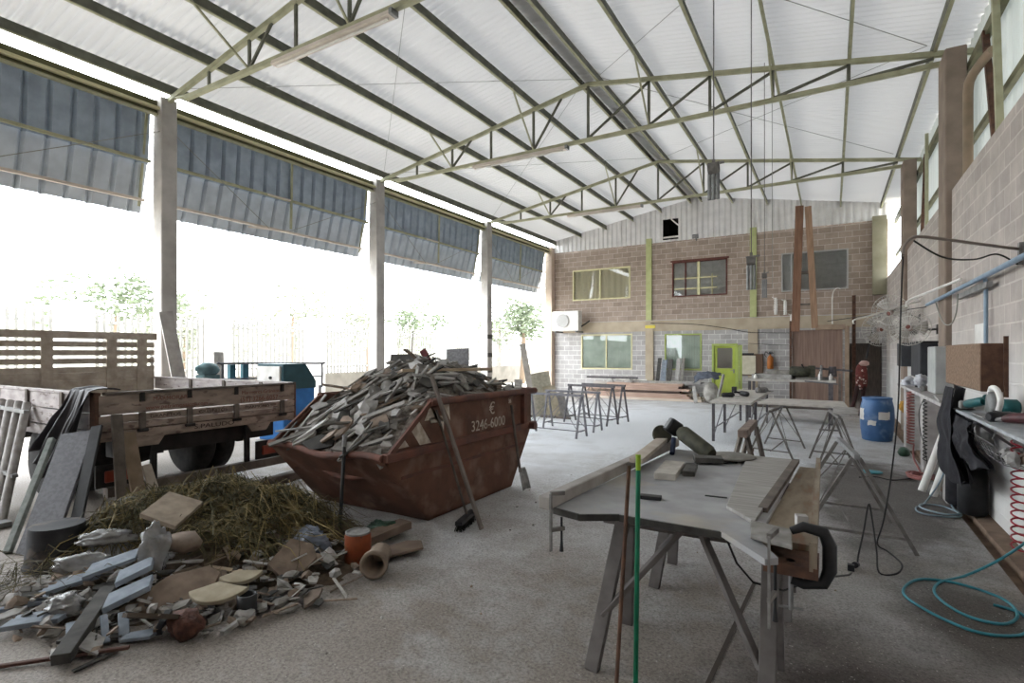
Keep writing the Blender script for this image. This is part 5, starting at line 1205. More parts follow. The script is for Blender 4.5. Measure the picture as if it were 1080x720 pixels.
one('dark_post', MB().bar((.62, 20.6, -.13), (.62, 20.6, 3.55), .12, .1), m_rust, 'dark red brown post right of the timber panel', 'post', bevel=.005)
one('timber_post', MB().bar((.22, 19.7, -.1), (.22, 19.75, 1.05), .09, .07), m_woodD, 'short grey post standing before the right side of the timber panel', 'post', bevel=.004)
one('pipe_hook', MB().tube(curve([(.02, 20.0, 2.62), (.02, 20.0, 3.4), (.06, 20.0, 3.66), (.16, 20.0, 3.76), (.24, 20.0, 3.72)]), .018, 8), m_white, 'thin pale crook shaped pipe over the timber panel', 'pipe')
for i, (x, z0_, z1_) in enumerate(((-1.70, 3.06, 3.66), (-1.40, 3.04, 3.56), (-1.20, 2.60, 3.05))):
    one('insulator', MB().lathe([(.05, 0), (.06, .02)] + [(.06 if k % 2 else .045, .04 + (z1_ - z0_ - .12) * k / 11) for k in range(12)] + [(.03, z1_ - z0_ - .03), (.03, z1_ - z0_)], (x, 21.25, z0_), 14).bar((x, 21.25, z1_ - .05), (x - .12, 21.25, z1_ + .02), .03).bar((x, 21.25, z0_ + .1), (x, 21.40, z0_ + .1), .03), m_white, ('left', 'middle', 'lowest')[i] + ' white ribbed tube standing over the ring beam, left of the tall posts', 'tube', 'white ribbed tubes')

# hoists hanging from the roof
def hoist(label, x, y, z0_, z1_, s, hook=True):
    o = thing('tool_hoist', label, 'hoist', (x, y, z0_), 'hoists hanging on cables'); H_ = z1_ - z0_
    obj('cable', MB().tube([(x, y, z1_), (x, y, roofz(x) + .05)], .003 + .006 * s, 6), m_ird, o)
    obj('block', MB().tube([(x - .07 * s, y, z0_ + H_ * .78), (x + .07 * s, y, z0_ + H_ * .78)], .085 * s, 14).bar((x, y, z0_ + H_ * .85), (x, y, z1_), .04 * s), m_ird, o)
    obj('arm', MB().bar((x - .09 * s, y, z0_ + H_ * .88), (x + .14 * s, y, z0_ + H_ * .9), .03 * s), m_dusty, o)
    for k in (-1, 0, 1): obj('cylinder', MB().tube([(x + k * .055 * s, y, z0_), (x + k * .055 * s, y, z0_ + H_ * .66)], .026 * s, 10), m_gal, o)
hoist('large tool hoist hanging on a cable before the middle of the gable', -1.43, 8.0, 3.86, 4.42, 1.0)
hoist('tool hoist hanging before the right green pilaster', -.93, 7.9, 2.55, 3.05, .75)
hoist('smaller hoist hanging just right of the one before the green pilaster', -1.07, 11.0, 2.72, 3.24, .55)
one('hanging_cable', MB().tube([(-1.02, 12.0, 3.0), (-1.03, 12.0, 7.0)], .006, 5), m_wire, 'single thin cable hanging left of the tall orange posts', 'cable')
# ================================================================== RIGHT WALL
# barrel
o = thing('blue_barrel', 'blue plastic barrel with torn white labels near the right wall', 'barrel', (.83, 13.8, fz(.83)))
bz = fz(.83)
m_blue = mat('barrel_blue', '#496c97', '#3c5d86', rough=.45, scale=5, c3='#6d86a8', c3scale=4, c3lo=.58, c3hi=.7)
obj('barrel_body', MB().lathe([(.24, 0), (.27, .02), (.30, .25), (.31, .45), (.31, .52), (.30, .70), (.265, .86), (.25, .89), (.25, .84)], (.83, 13.8, bz), 32), m_blue, o)
obj('rim', MB().lathe([(.262, .86), (.275, .87), (.275, .905), (.255, .91), (.25, .89)], (.83, 13.8, bz), 32), m_blue, o)
def patch(a0, a1, z0, z1, r=.3135, wob=.03, seed=1):
    def f(u, v):
        a = a0 + (a1 - a0) * u + wob * mnoise.noise(V((v * 6, seed, 0))); zz = z0 + (z1 - z0) * v + .03 * mnoise.noise(V((u * 6, seed, 5)))
        return V((.83 + r * math.cos(a), 13.8 + r * math.sin(a), bz + zz))
    return MB().grid(f, 10, 4)
lb = patch(-1.35, -.75, .42, .58, seed=2)
obj('label_patch', patch(-1.55, -.85, .46, .62), m_white, o, label='white label patch')
obj('label_patch', patch(-2.95, -2.45, .44, .68, .311, .1, 4), m_white, o, label='white label patch')
obj('label_patch', patch(-2.2, -1.7, .34, .44, .312, .1, 7), m_white, o, label='torn white label scrap')
# red bundle hanging by the dark door
o = thing('hung_workwear', 'red work jacket and dark straps hanging by the dark doorway above the barrel', 'jacket', (.85, 18.5, .3))
m_redc = mat('red_cloth', '#6c3530', '#4f2724', scale=10, c3='#c0b0a8', c3scale=9, c3lo=.6, c3hi=.66)
obj('jacket', MB().lathe([(.03, .95), (.10, .9), (.14, .8), (.15, .55), (.14, .3), (.09, .2)][::-1], (.74, 18.5, .45), 18, Mx.Diagonal((1, .5, 1)).to_3x3()), m_redc, o)
obj('collar', MB().blob((.80, 18.45, 1.40), (.13, .1, .08), 2, .3, 2, 3), mat('pinkish_rag', '#b59a94', '#a08078', scale=9), o)
obj('strap', MB().tube(curve([(.86, 18.5, 1.55), (.95, 18.6, 2.0), (1.0, 18.7, 2.35)]), .025, 6), m_black, o)
obj('trouser', MB().tube([(.66, 18.5, .75), (.56, 18.5, .28), (.45, 18.5, fz(.5) + .02)], [.065, .05, .04], 8).tube([(.80, 18.5, .75), (.76, 18.5, .28), (.7, 18.5, fz(.5) + .02)], [.065, .05, .04], 8), mat('dark_red_cloth', '#3d2422', '#2a1b1a', scale=9), o)
# fans
def fan_(label, c, az, r=.34, arm_to=None, tilt=0):
    o = thing('caged_fan', label, 'fan', c, 'caged wall fans'); M = Rz(az) @ Rx(PI / 2 + tilt); c = V(c)
    cage = MB()
    for k in range(30):
        a = 2 * PI * k / 30; ca, sa = math.cos(a), math.sin(a)
        cage.tube([c + M @ V((r * t * ca, r * t * sa, z)) for t, z in ((.14, .09), (.6, .085), (.95, .04), (1, 0))], .0035, 4, False)
        cage.tube([c + M @ V((r * t * ca, r * t * sa, z)) for t, z in ((1, 0), (.95, -.04), (.55, -.1), (.2, -.11))], .0035, 4, False)
    for rr, zz in ((1, 0), (.62, .085), (.14, .09)):
        cage.tube([c + M @ V((r * rr * math.cos(2 * PI * k / 28), r * rr * math.sin(2 * PI * k / 28), zz)) for k in range(29)], .006, 5, False)
    obj('cage', cage, mat('fan_wire', '#c9c5be', '#b4b0a9', rough=.4), o)
    bl = MB()
    for k in range(3):
        a0 = 2 * PI * k / 3
        def f(u, v, a0=a0):
            rr = r * (.16 + .7 * u); a = a0 + (v - .5) * (.75 + .35 * u); return c + M @ V((rr * math.cos(a), rr * math.sin(a), .03 - .06 * v))
        bl.grid(f, 5, 4)
    obj('blades', bl, mat('fan_blade', '#aaa49c', '#98928a', rough=.5), o, solid=.004)
    obj('hub', MB().lathe([(.03, .05), (.05, .045), (.05, -.03), (.03, -.04)][::-1], c, 14, M), mat('fan_hub', '#7a4a40', rough=.5), o)
    obj('motor', MB().lathe([(.05, -.24), (.075, -.22), (.075, -.12), (.06, -.10)], c, 14, M), m_dusty, o)
    if arm_to: obj('arm', MB().tube([c + M @ V((0, 0, -.18)), V(arm_to)], .018, 8).box(V(arm_to) + V((.01, 0, 0)), (.04, .1, .16)), m_dusty, o)
fan_('caged wall fan furthest left, seen nearly face on above the blue barrel', (.93, 14.6, 2.22), .35, .37, (1.53, 14.9, 2.3))
fan_('caged wall fan in the middle, turned away behind the jib cable', (1.02, 13.2, 2.5), -.55, .36, (1.53, 13.6, 2.4), .2)
fan_('caged wall fan nearest the tall brown column', (1.14, 11.3, 2.12), -.4, .30, (1.53, 11.5, 2.1), -.2)
# pipes on the wall
m_bpipe = mat('blue_pipe', '#8c9fb2', '#788c9f', rough=.5, scale=6)
one('air_pipe', MB().tube([(1.42, 4.5, 2.53), (1.42, 11.7, 2.53)], .027, 12), m_bpipe, 'pale blue air pipe running along the right wall', 'pipe')
o = thing('pipe_bracket', 'blue drop pipe with a grey bracket arm under the air pipe', 'pipe', (1.48, 7.9, 1.8))
obj('drop_pipe', MB().tube(curve([(1.42, 9.0, 2.53), (1.46, 8.3, 2.56), (1.48, 7.95, 2.54), (1.49, 7.92, 2.45)], 5) + [V((1.49, 7.92, 1.75))], .021, 10), m_bpipe, o)
obj('arm', MB().bar((1.46, 9.25, 2.44), (1.46, 7.6, 2.44), .05, .06), m_gal, o)
one('swing_rod', MB().tube(curve([(1.02, 10.5, 2.42), (1.04, 10.45, 2.52), (1.25, 9.9, 2.60), (1.48, 9.2, 2.68)]), .018, 8), m_white, 'pale thin swing rod above the fans', 'rod')
one('swing_rod', MB().tube(curve([(.36, 12.0, 2.24), (.37, 12.02, 2.32), (.6, 12.3, 2.40), (1.1, 12.8, 2.58), (1.5, 13.2, 2.72)]), .016, 8), m_white, 'pale thin swing rod reaching left in front of the further fan', 'rod')
one('level_cable', MB().tube([(-.1, 18.2, 2.62), (1.5, 12.5, 2.55)], .010, 6), m_cable, 'dark level cable passing behind the fans', 'cable')
one('thin_hose', MB().tube(curve([(1.42, 10.8, 2.5), (1.40, 10.0, 2.15), (1.42, 9.5, 2.1), (1.43, 9.2, 2.25), (1.43, 9.1, 2.48)]), .009, 6), m_wire, 'thin grey hose looping below the air pipe', 'hose')
one('paper_sheet', MB().bx(1.53, 1.538, 8.15, 8.7, 1.72, 2.05), m_white, 'white paper sheet on the wall behind the blue drop pipe', 'paper')
# boxes on the wall
m_brb = mat('brown_textured_box', '#8a7360', '#6f5a4a', scale=30, bump=.5, bscale=40)
o = thing('brown_box', 'large brown textured box on the right wall above the bench', 'box', (1.43, 8.25, 1.28))
obj('case', MB().bx(1.325, 1.535, 7.30, 9.25, 1.30, 1.80), m_brb, o, bevel=.01)
obj('end_panel', MB().bx(1.33, 1.54, 7.285, 7.30, 1.30, 1.795), mat('dark_brown_panel', '#5c4234', '#4b352a', scale=14, bump=.3), o)
obj('back_board', MB().bx(1.505, 1.54, 7.25, 7.285, 1.25, 1.87), MATS['dark_brown_panel'], o)
one('grey_cabinet', MB().bx(1.25, 1.46, 9.55, 10.24, 1.12, 1.79), mat('grey_cabinet', '#a9aaa8', '#989997', rough=.6, scale=5), 'pale grey cabinet left of the brown box', 'cabinet', bevel=.01)
o = thing('dark_cabinet', 'dark cabinet hung on the wall behind the pale grey cabinet', 'cabinet', (1.4, 12.0, 1.2))
obj('case', MB().bx(1.29, 1.535, 11.4, 12.6, 1.27, 1.86), mat('dark_case', '#3a3b40', '#2c2d31', rough=.6, scale=5), o, bevel=.01)
obj('top_tray', MB().bx(1.27, 1.535, 11.35, 12.7, 1.86, 1.90), m_black, o)
one('dark_cabinet', MB().bx(1.32, 1.535, 14.6, 15.5, 1.40, 1.92), MATS['dark_case'], 'further dark cabinet on the wall by the red cloth', 'cabinet', bevel=.01)
one('lime_ball', MB().blob((1.42, 15.62, 1.62), (.06, .06, .06), 2, .05), mat('lime_knob', '#c6d24a', rough=.4), 'small lime yellow ball on the further column', 'knob')
one('rag', MB().blob((1.30, 13.0, 1.10), (.13, .32, .12), 3, .7, 2.4, 4), mat('white_rag', '#c4c5ca', '#9c9da4', scale=7), 'crumpled white rag on the wall ledge under the dark cabinet', 'rag')
one('rag', MB().blob((1.26, 11.0, 1.24), (.09, .22, .11), 3, .7, 2.4, 9), MATS['white_rag'], 'second white rag, beside the pale grey cabinet', 'rag')
one('sponge', MB().blob((1.27, 13.4, .62), (.10, .14, .12), 3, .3, 3, 2), mat('ochre_sponge', '#b58a45', '#97702f', scale=10), 'round ochre sponge hanging under the white rag', 'sponge')
# ledge with masonry piers
m_ledge = mat('ledge_concrete', '#b0acaa', '#989492', scale=6, bump=.1)
o = thing('concrete_ledge', 'long concrete ledge along the right wall, set on plastered piers', 'ledge', (1.36, 10.8, fz(1.3)))
obj('slab', MB().bx(1.16, 1.455, 8.3, 13.6, 1.03, 1.08), m_ledge, o, bevel=.006)
for y in (8.62, 10.6, 12.9): obj('pier', MB().bx(1.22, 1.45, y - .16, y + .16, fz(1.3) + .0, 1.03), m_ledge, o, bevel=.01)
one('timber_offcut', MB().bar((1.2, 8.4, 1.10), (1.3, 9.6, 1.10), .12, .03), m_stoneL, 'flat pale offcut on the concrete ledge below the grey cabinet', 'offcut')
tool('grey tool on the concrete ledge behind the cabinet', 1.27, 10.75, 1.08, 1.2, .9, m_dusty)
# tool shelf
o = thing('tool_shelf', 'pale steel tool shelf on the right wall at the edge of the photo', 'shelf', (1.36, 6.2, 1.07))
obj('board', MB().bx(1.14, 1.54, 4.6, 7.38, 1.07, 1.10), mat('shelf_grey', '#a6aaac', '#8d9193', rough=.6, scale=8), o, bevel=.004)
for y in (5.4, 6.9): obj('bracket', MB().bar((1.17, y, 1.06), (1.53, y, .78), .025).bar((1.52, y, 1.06), (1.52, y, .72), .03), m_dusty, o)
m_teal = mat('teal_tool', '#1f5a5c', '#184648', rough=.45, scale=7)
o = thing('circular_saw', 'teal circular saw with a pale curved handle on the tool shelf', 'saw', (1.30, 6.6, 1.10))
obj('base_plate', MB().bx(1.18, 1.46, 6.35, 6.85, 1.105, 1.115), m_dusty, o)
obj('blade_guard', MB().lathe([(.02, 0), (.12, 0), (.125, .03), (.12, .05), (.02, .05)], (1.28, 6.72, 1.21), 24, Ry(PI / 2)), m_gal, o)
obj('motor', MB().tube([(1.33, 6.62, 1.2), (1.36, 6.62, 1.2), (1.46, 6.6, 1.2), (1.48, 6.6, 1.2)], [.05, .075, .075, .05], 14), m_teal, o)
obj('handle', MB().tube(curve([(1.30, 6.45, 1.18), (1.30, 6.38, 1.27), (1.30, 6.5, 1.36), (1.30, 6.68, 1.37), (1.30, 6.76, 1.31)]), .024, 10), m_white, o, label='pale curved handle')
obj('knob', MB().blob((1.29, 6.85, 1.27), .03, 2, .05), m_teal, o)
o = thing('angle_grinder', 'teal and black angle grinder lying behind the circular saw on the tool shelf', 'grinder', (1.25, 7.05, 1.1))
obj('body', MB().tube([(1.22, 7.28, 1.17), (1.22, 7.24, 1.17), (1.28, 6.98, 1.22), (1.29, 6.94, 1.22)], [.03, .045, .045, .03], 12), m_teal, o)
obj('gear_head', MB().box((1.20, 7.32, 1.155), (.08, .09, .08)), m_dusty, o, bevel=.012)
obj('disc', MB().lathe([(.01, 0), (.09, 0), (.09, .006), (.01, .006)], (1.20, 7.30, 1.108), 20), m_rubber, o)
o = thing('drill', 'dark red and black drill at the near end of the tool shelf', 'drill', (1.32, 5.75, 1.1))
obj('body', MB().tube([(1.24, 5.95, 1.15), (1.28, 5.85, 1.17), (1.40, 5.6, 1.2)], [.03, .045, .045], 10), mat('dark_red_tool', '#4a2428', '#35191c', rough=.5), o)
obj('grip', MB().tube([(1.38, 5.64, 1.18), (1.30, 5.55, 1.13)], .028, 8), m_black, o)
obj('chuck', MB().tube([(1.20, 6.03, 1.135), (1.24, 5.95, 1.15)], [.014, .024], 10), m_gal, o)
tool('black grinder left of the circular saw at the shelf edge', 1.24, 6.1, 1.10, .6, .9)
tool('small grey grinder between the saw and the drill on the shelf', 1.36, 6.2, 1.10, 2.4, .8, m_dusty)
one('glue_bottle', MB().lathe([(.035, 0), (.04, .01), (.04, .12), (.015, .16), (.012, .20)], (1.44, 6.05, 1.10), 14), m_stoneB, 'small brown bottle at the back of the tool shelf', 'bottle')
# wire basket under the shelf
o = thing('wire_basket', 'wire basket of small parts hanging under the tool shelf', 'basket', (1.33, 6.2, .75))
wb = MB()
def bk(u, v): return V((1.12 + .06 * (1 - v) + u * (.40 - .06 * (1 - v)), 0, 0))
for k in range(9):
    y = 5.75 + k * .115
    wb.tube([(1.13, y, 1.0 if k in (0, 8) else .93), (1.19, y, .80), (1.36, y, .76), (1.52, y, .80), (1.53, y, .98)], .004, 5)
for x_, z_ in ((1.13, .95), (1.16, .87), (1.19, .80), (1.28, .775), (1.36, .76), (1.44, .775), (1.52, .80), (1.53, .90)): wb.tube([(x_, 5.75, z_), (x_, 6.67, z_)], .004, 5)
obj('wire_frame', wb, m_gal, o)
obj('hanger', MB().tube([(1.13, 5.8, 1.0), (1.16, 5.8, 1.07)], .004, 5).tube([(1.13, 6.6, .95), (1.16, 6.6, 1.07)], .004, 5), m_gal, o)
r6 = random.Random(5)
for i in range(14):
    kk = r6.choice(['stone_brown', 'stone_dark', 'stone_pale'])
    o2 = bpy.data.objects.new('metal_part', r6.choice(PROTO[('lump', kk)])); COL.objects.link(o2); s = r6.uniform(.4, .7); o2.scale = (s, s, s)
    o2.location = (r6.uniform(1.24, 1.46), r6.uniform(5.85, 6.55), .80 + r6.uniform(0, .03)); o2.rotation_euler = (r6.uniform(0, 3), r6.uniform(0, 3), 0)
    tag(o2, 'small %s part lying in the wire basket' % WORD[kk], 'part', '%s parts in the wire basket' % WORD[kk])
# black jackets hanging
m_cl = mat('black_cloth', '#1a191d', '#29282d', rough=.9, scale=9, bump=.3, bscale=16)
def hang(label, x0_, ytop, ybot, z0_, z1_, seed, slack=.08, name='jacket', cat='jacket'):
    def f(u, v):
        k = .25 + .75 * v
        fold = .035 * math.sin(u * 9 + seed + 1.5 * v) * k + .014 * math.sin(u * 23 + seed * 2 + 4 * v) * k + .04 * mnoise.noise(V((u * 3, v * 4, seed)))
        ya = ytop[0] + (ybot[0] - ytop[0]) * v ** 1.3; yb = ytop[1] + (ybot[1] - ytop[1]) * v ** 1.3
        return V((x0_ - .04 - fold - .05 * math.sin(PI * v), ya + (yb - ya) * u, z1_ + (z0_ - z1_) * v + .10 * mnoise.noise(V((u * 4, seed, 0))) * v))
    def back(u, v):
        p = f(1 - u, v); return p + V((slack * (1 - .3 * v), 0, 0))
    b = MB().grid(f, 34, 26).grid(back, 34, 26)
    return one(name, b, m_cl, label, cat)
hang('black jacket hanging from the corner of the brown box down past the shelf', 1.20, (7.55, 8.15), (7.05, 8.75), .30, 1.31, 1, .10)
hang('dark leather apron hanging under the end of the tool shelf', 1.16, (6.5, 7.3), (6.05, 6.75), .68, 1.05, 3, .05, name='apron', cat='apron')
one('black_sack', MB().lathe([(.14, 0), (.17, .03), (.17, .45), (.15, .58), (.06, .63)], (1.36, 8.35, fz(1.36) + .04), 18), m_cl, 'tall black sack standing on the drain under the jacket', 'sack')
one('black_sack', MB().lathe([(.12, 0), (.14, .03), (.14, .42), (.12, .55), (.05, .58)], (1.38, 7.95, fz(1.36) + .04), 18), MATS['black_plastic'], 'smaller black sack in front of the tall one', 'sack')
# white tubes leaning
for i, (p, q) in enumerate((((1.03, 8.95, fz(1) + .02), (1.27, 9.05, .62)), ((1.13, 8.75, fz(1) + .02), (1.27, 8.62, .45)))):
    one('white_tube', MB().tube([p, q], .045, 14), m_white, ('left', 'right')[i] + ' white plastic tube leaning by the black jacket', 'tube')
# coiled hoses
def coil(name, label, x, y, z0_, z1_, n, r, m, rw=.008, tail=None):
    pts = [V((x + .0 + r * .6 * math.cos(2 * PI * n * k / (n * 12)), y + r * math.sin(2 * PI * n * k / (n * 12)), z1_ + (z0_ - z1_) * k / (n * 12))) for k in range(n * 12 + 1)]
    if tail: pts += curve([pts[-1]] + [V(t) for t in tail], 6)[1:]
    return one(name, MB().tube(pts, rw, 6), m, label, 'hose')
m_rh = mat('red_hose', '#a8303c', '#8c2632', rough=.4)
m_ph = mat('dusty_red_hose', '#9a6460', '#7f4c4a', rough=.6)
coil('coiled_hose', 'red coiled air hose hanging from the tool shelf at the right edge', 1.40, 6.30, -.02, 1.02, 15, .075, m_rh, .008)
coil('coiled_hose', 'dusty red coiled hose hanging from the concrete ledge, trailing on the floor', 1.14, 11.2, .18, 1.05, 18, .075, m_ph, .014, [(1.15, 10.9, .0), (1.18, 10.4, fz(1.2) + .03), (1.15, 9.95, fz(1.2) + .03)])
coil('coiled_hose', 'thin dark coiled hose hanging beside the plastered pier', 1.18, 9.9, .12, 1.02, 16, .04, m_cable, .007)
one('thin_hose', MB().tube(curve([(1.2, 10.2, 1.0), (1.16, 10.35, .8), (1.17, 10.3, .5), (1.2, 10.1, .3), (1.22, 10.0, .05)]), .006, 6), m_cable, 'thin black hose bowing out left of the dark coil', 'hose')
one('hose_heap', MB().tube([V((1.12 + (.13 + .03 * math.sin(k * .7)) * math.cos(k * .5), 9.9 + (.25 + .03 * math.cos(k * .9)) * math.sin(k * .5), fz(1.1) + .02 + .003 * (k % 13) * .6 + .04 * (k / 60))) for k in range(64)], .018, 6), m_ph, 'heap of dusty red hose on the floor under the ledge', 'hose')
one('green_bag', MB().blob((1.12, 12.0, fz(1.1) + .07), (.1, .15, .09), 2, .3, 2, 3), MATS['green_plastic'], 'small dark green bundle on the floor by the ledge pier', 'bundle')
# floor hoses
m_th = mat('teal_hose', '#3f8894', '#357682', rough=.4)
def fl(x, y, dz=.012): return (x, y, fz(x) + dz)
one('floor_hose', MB().tube(curve([(1.47, 4.9, 1.0), (1.44, 5.5, .55), (1.36, 5.75, .25), (1.18, 5.85, .0), fl(.95, 5.75), fl(.74, 5.45), fl(.68, 5.15), fl(.80, 4.88), fl(1.0, 4.86), fl(1.13, 5.1), fl(1.10, 5.38), fl(.85, 5.52), fl(.60, 5.42), fl(.47, 5.05), fl(.60, 4.78), fl(.82, 4.62), fl(1.05, 4.72), fl(1.16, 4.95), fl(1.15, 5.15), fl(1.02, 5.2)], 10), .0105, 8), m_th, 'teal hose looped on the floor at the lower right, rising to the wall', 'hose')
one('floor_hose', MB().tube(curve([(1.27, 8.85, .42), (1.2, 8.6, .15), fl(1.0, 8.3, .03), fl(.86, 7.95), fl(.90, 7.72), fl(1.15, 7.75), fl(1.28, 7.95), fl(1.15, 8.25), fl(.95, 8.2), fl(.92, 8.0), fl(1.1, 7.85), fl(1.27, 8.0), (1.24, 8.3, fz(1.2) + .05), (1.26, 8.75, .35)], 10), .010, 8), mat('pale_blue_hose', '#93a5b0', '#7d909b', rough=.4), 'pale grey blue hose looped on the floor by the black sacks', 'hose')
one('floor_hose', MB().tube(curve([fl(.35, 9.4), fl(.55, 9.6), fl(.75, 9.5), fl(1.0, 9.8), fl(1.2, 10.0)], 8), .009, 6), m_cable, 'thin dark hose crossing the floor behind the right trestle', 'hose')
one('cloth_scrap', MB().blob((.52, 9.9, fz(.5) + .02), (.16, .12, .025), 2, .4, 2, 6), mat('turquoise_scrap', '#5aa0ac', rough=.6), 'small turquoise scrap lying on the floor behind the right trestle', 'scrap')

# ================================================================== THE YARD OUTSIDE
m_sl = mat('pale_plank_col', '#a7a3a0', '#8f8b88', scale=6)
lean('plank', 'long grey plank leaning on the nearest left column', 'plank', (-10.05, 5.52, 0), (-10.40, 5.24, 2.45), (.2, 1, 0), .22, .05, m_sl)
o = thing('blue_machine', 'blue steel machine with a sloped dark hood behind the truck', 'machine', (-8.9, 7.2, 0))
MXZ = Mx(((0, 0, 1), (1, 0, 0), (0, 1, 0)))
obj('body', MB().prism([(6.66, 0.0), (7.38, 0.0), (7.38, 1.12), (7.14, 1.47), (6.66, 1.47)], .75, (-9.75, 0, 0), MXZ), mat('machine_blue', '#2f6fb0', '#275d96', rough=.5, scale=4), o, bevel=.012)
obj('hood', MB().prism([(6.64, 1.0), (7.40, 1.0), (7.40, 1.14), (7.15, 1.49), (6.64, 1.49)], .79, (-9.77, 0, 0), MXZ), mat('machine_teal', '#2a4a52', '#233f46', rough=.5, scale=5), o, bevel=.01, label='dark teal hood')
obj('control_panel', MB().bx(-9.72, -9.05, 6.60, 6.645, 1.05, 1.44), m_white, o, label='white control panel')
obj('knob', MB().lathe([(.03, 0), (.03, .03)], (-9.3, 6.6, 1.22), 12, Rx(PI / 2)), m_black, o)
o = thing('pipe_rail_frame', 'thin pipe rail frame standing in the yard behind the truck', 'rail', (-10.1, 7.4, 0))
obj('top_rail', MB().tube(curve([(-10.3, 6.25, .9), (-10.3, 6.25, 1.44), (-10.3, 6.32, 1.49), (-10.2, 8.45, 1.46), (-10.18, 8.55, 1.42), (-10.18, 8.55, .9)], 6), .022, 8), m_tubD, o)
for y in (6.25, 8.55): obj('post', MB().bar((-10.25, y, 0), (-10.25, y, .95), .045), m_tubD, o)
obj('mid_rail', MB().bar((-10.28, 6.25, 1.18), (-10.2, 8.55, 1.16), .03), m_tubD, o)
for i, y in enumerate((6.62, 6.9)): one('teal_post', MB().bar((-10.6, y, 0), (-10.6, y, 1.46), .12, .1), mat('teal_paint', '#2c5660', '#24474f', rough=.5), ('left', 'right')[i] + ' teal post behind the pipe rail in the yard', 'post', 'teal posts in the yard')
for i, (y, zt) in enumerate(((5.85, 1.62), (7.0, 1.72))):
    lean('stone_slab', ('grey slab standing by the plank on the nearest column', 'narrow pale slab standing behind the teal posts')[i], 'stone slab', (-11.6, y, 0), (-11.75, y + .03, zt), (0, 1, 0), (.5, .22)[i], .04, m_stone)
one('green_motor', MB().blob((-10.3, 5.95, 1.38), (.16, .22, .13), 3, .25, 2.2, 3).bx(-10.45, -10.15, 5.8, 6.1, 0, 1.28), mat('dusty_teal_metal', '#5a7478', '#46595c', scale=6), 'rounded dusty teal motor on a plinth by the near column', 'motor')
struct('trim_11', MB().bx(-16.4, -16.0, -20, 46, -.03, .95), mat('boundary_wall_render', '#7d776e', '#6b665e', scale=2))
fc = thing('picket_fence', 'long white picket fence on the boundary wall of the yard', 'fence', (-16.2, 12, .95))
pk = MB()
for k in range(330): pk.bx(-16.22, -16.18, -10 + k * .16, -10 + k * .16 + .06, .95, 2.75)
obj('pickets', pk, mat('weathered_pickets', '#86847e', '#928f8a'), fc); fc.children[0]['kind'] = 'stuff'
obj('rail', MB().bx(-16.26, -16.22, -10, 43, 1.15, 1.22).bx(-16.26, -16.22, -10, 43, 2.45, 2.52), m_white, fc)
for i, y in enumerate((6.0, 9.6, 13.2, 17.0, 21.0)): obj('gate_pier', MB().bx(-16.45, -15.95, y - .35, y + .35, -.03, 2.95), m_white, fc)
for i, (y, s) in enumerate(((10.35, .55), (9.2, .35), (11.6, .3))):
    one('white_bag', MB().blob((-11.8 - i * .3, y, .50 * s - .03), (s, s, .62 * s), 3, .2, 1.8, i + 3), m_white, ('big white bulk bag in the yard before the boundary wall', 'smaller white bag left of the big bulk bag in the yard', 'white bag right of the big bulk bag in the yard')[i], 'bag', 'white bags in the yard')
for i, (y, x) in enumerate(((8.35, -11.4), (8.6, -11.2), (8.05, -11.6))):
    lean('stone_slab', ('dark slab propped beside the white bags in the yard', 'pale leaning slab beside the white bags in the yard', 'small slab behind the pipe rail in the yard')[i], 'stone slab', (x, y, 0), (x - .1, y - .1, (.9, 1.0, .6)[i]), (0, 1, 0), (.25, .12, .2)[i], .04, (m_stoneD, m_stoneL, m_stone)[i])
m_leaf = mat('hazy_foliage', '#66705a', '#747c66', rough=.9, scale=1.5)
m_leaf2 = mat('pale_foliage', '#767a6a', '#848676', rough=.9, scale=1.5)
m_trunk = mat('tree_bark', '#7a6a5a', rough=.9)
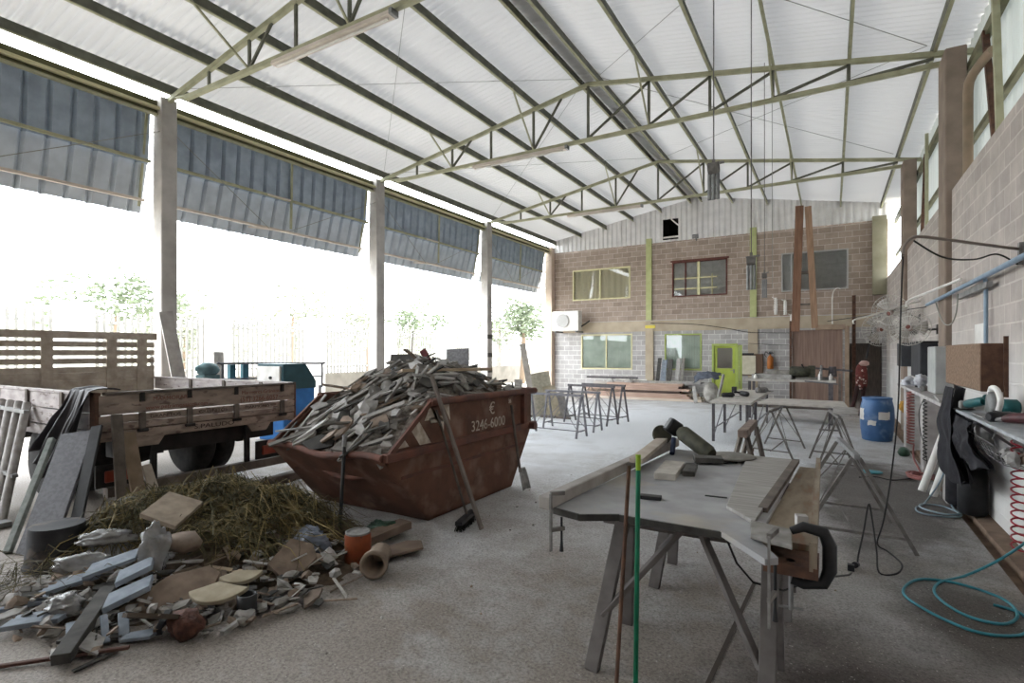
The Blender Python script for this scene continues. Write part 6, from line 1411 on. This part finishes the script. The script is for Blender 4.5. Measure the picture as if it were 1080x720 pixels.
def tree(label, x, y, h_, r, seed, m, n=1500):
    o = thing('tree', label, 'tree', (x, y, 0), 'trees beyond the yard fence'); rr = random.Random(seed)
    obj('trunk', MB().tube([(x, y, -.05), (x + .1, y, h_ * .35), (x, y + .1, h_ * .6)], [.18, .13, .06], 8), m_trunk, o)
    b = MB(); cs = [(V((x, y, h_ * .62)) + V((rr.gauss(0, r * .45), rr.gauss(0, r * .45), rr.gauss(0, h_ * .13))), rr.uniform(.35, .6) * r) for _ in range(9)]
    for i in range(n):
        c, q = rr.choice(cs); d = V((rr.gauss(0, 1), rr.gauss(0, 1), rr.gauss(0, 1))).normalized(); p = c + d * q * rr.uniform(.6, 1.1)
        s = rr.uniform(.08, .17); t, u = basis(V((rr.gauss(0, 1), rr.gauss(0, 1), rr.gauss(0, 1) + .5)))
        b.add([p - t * s, p - u * s * .5, p + t * s, p + u * s * .5], [(0, 1, 2, 3)])
    f = obj('crown', b, m, o)
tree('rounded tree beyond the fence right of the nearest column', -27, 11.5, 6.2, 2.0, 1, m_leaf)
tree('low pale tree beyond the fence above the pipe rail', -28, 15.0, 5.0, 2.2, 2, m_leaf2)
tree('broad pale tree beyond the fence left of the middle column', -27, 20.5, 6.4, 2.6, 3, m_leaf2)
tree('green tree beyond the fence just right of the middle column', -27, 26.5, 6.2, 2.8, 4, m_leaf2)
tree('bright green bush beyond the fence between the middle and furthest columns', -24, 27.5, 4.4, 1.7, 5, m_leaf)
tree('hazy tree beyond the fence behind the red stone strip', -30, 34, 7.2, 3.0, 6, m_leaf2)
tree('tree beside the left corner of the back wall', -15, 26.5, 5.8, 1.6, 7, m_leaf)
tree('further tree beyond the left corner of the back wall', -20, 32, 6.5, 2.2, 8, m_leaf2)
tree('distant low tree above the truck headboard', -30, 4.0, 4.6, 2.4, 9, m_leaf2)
one('lamp_post', MB().tube([(-17.5, 25, 0), (-17.5, 25, 4.2)], .05, 8), m_white, 'thin pale pole in the yard right of the furthest column', 'pole')
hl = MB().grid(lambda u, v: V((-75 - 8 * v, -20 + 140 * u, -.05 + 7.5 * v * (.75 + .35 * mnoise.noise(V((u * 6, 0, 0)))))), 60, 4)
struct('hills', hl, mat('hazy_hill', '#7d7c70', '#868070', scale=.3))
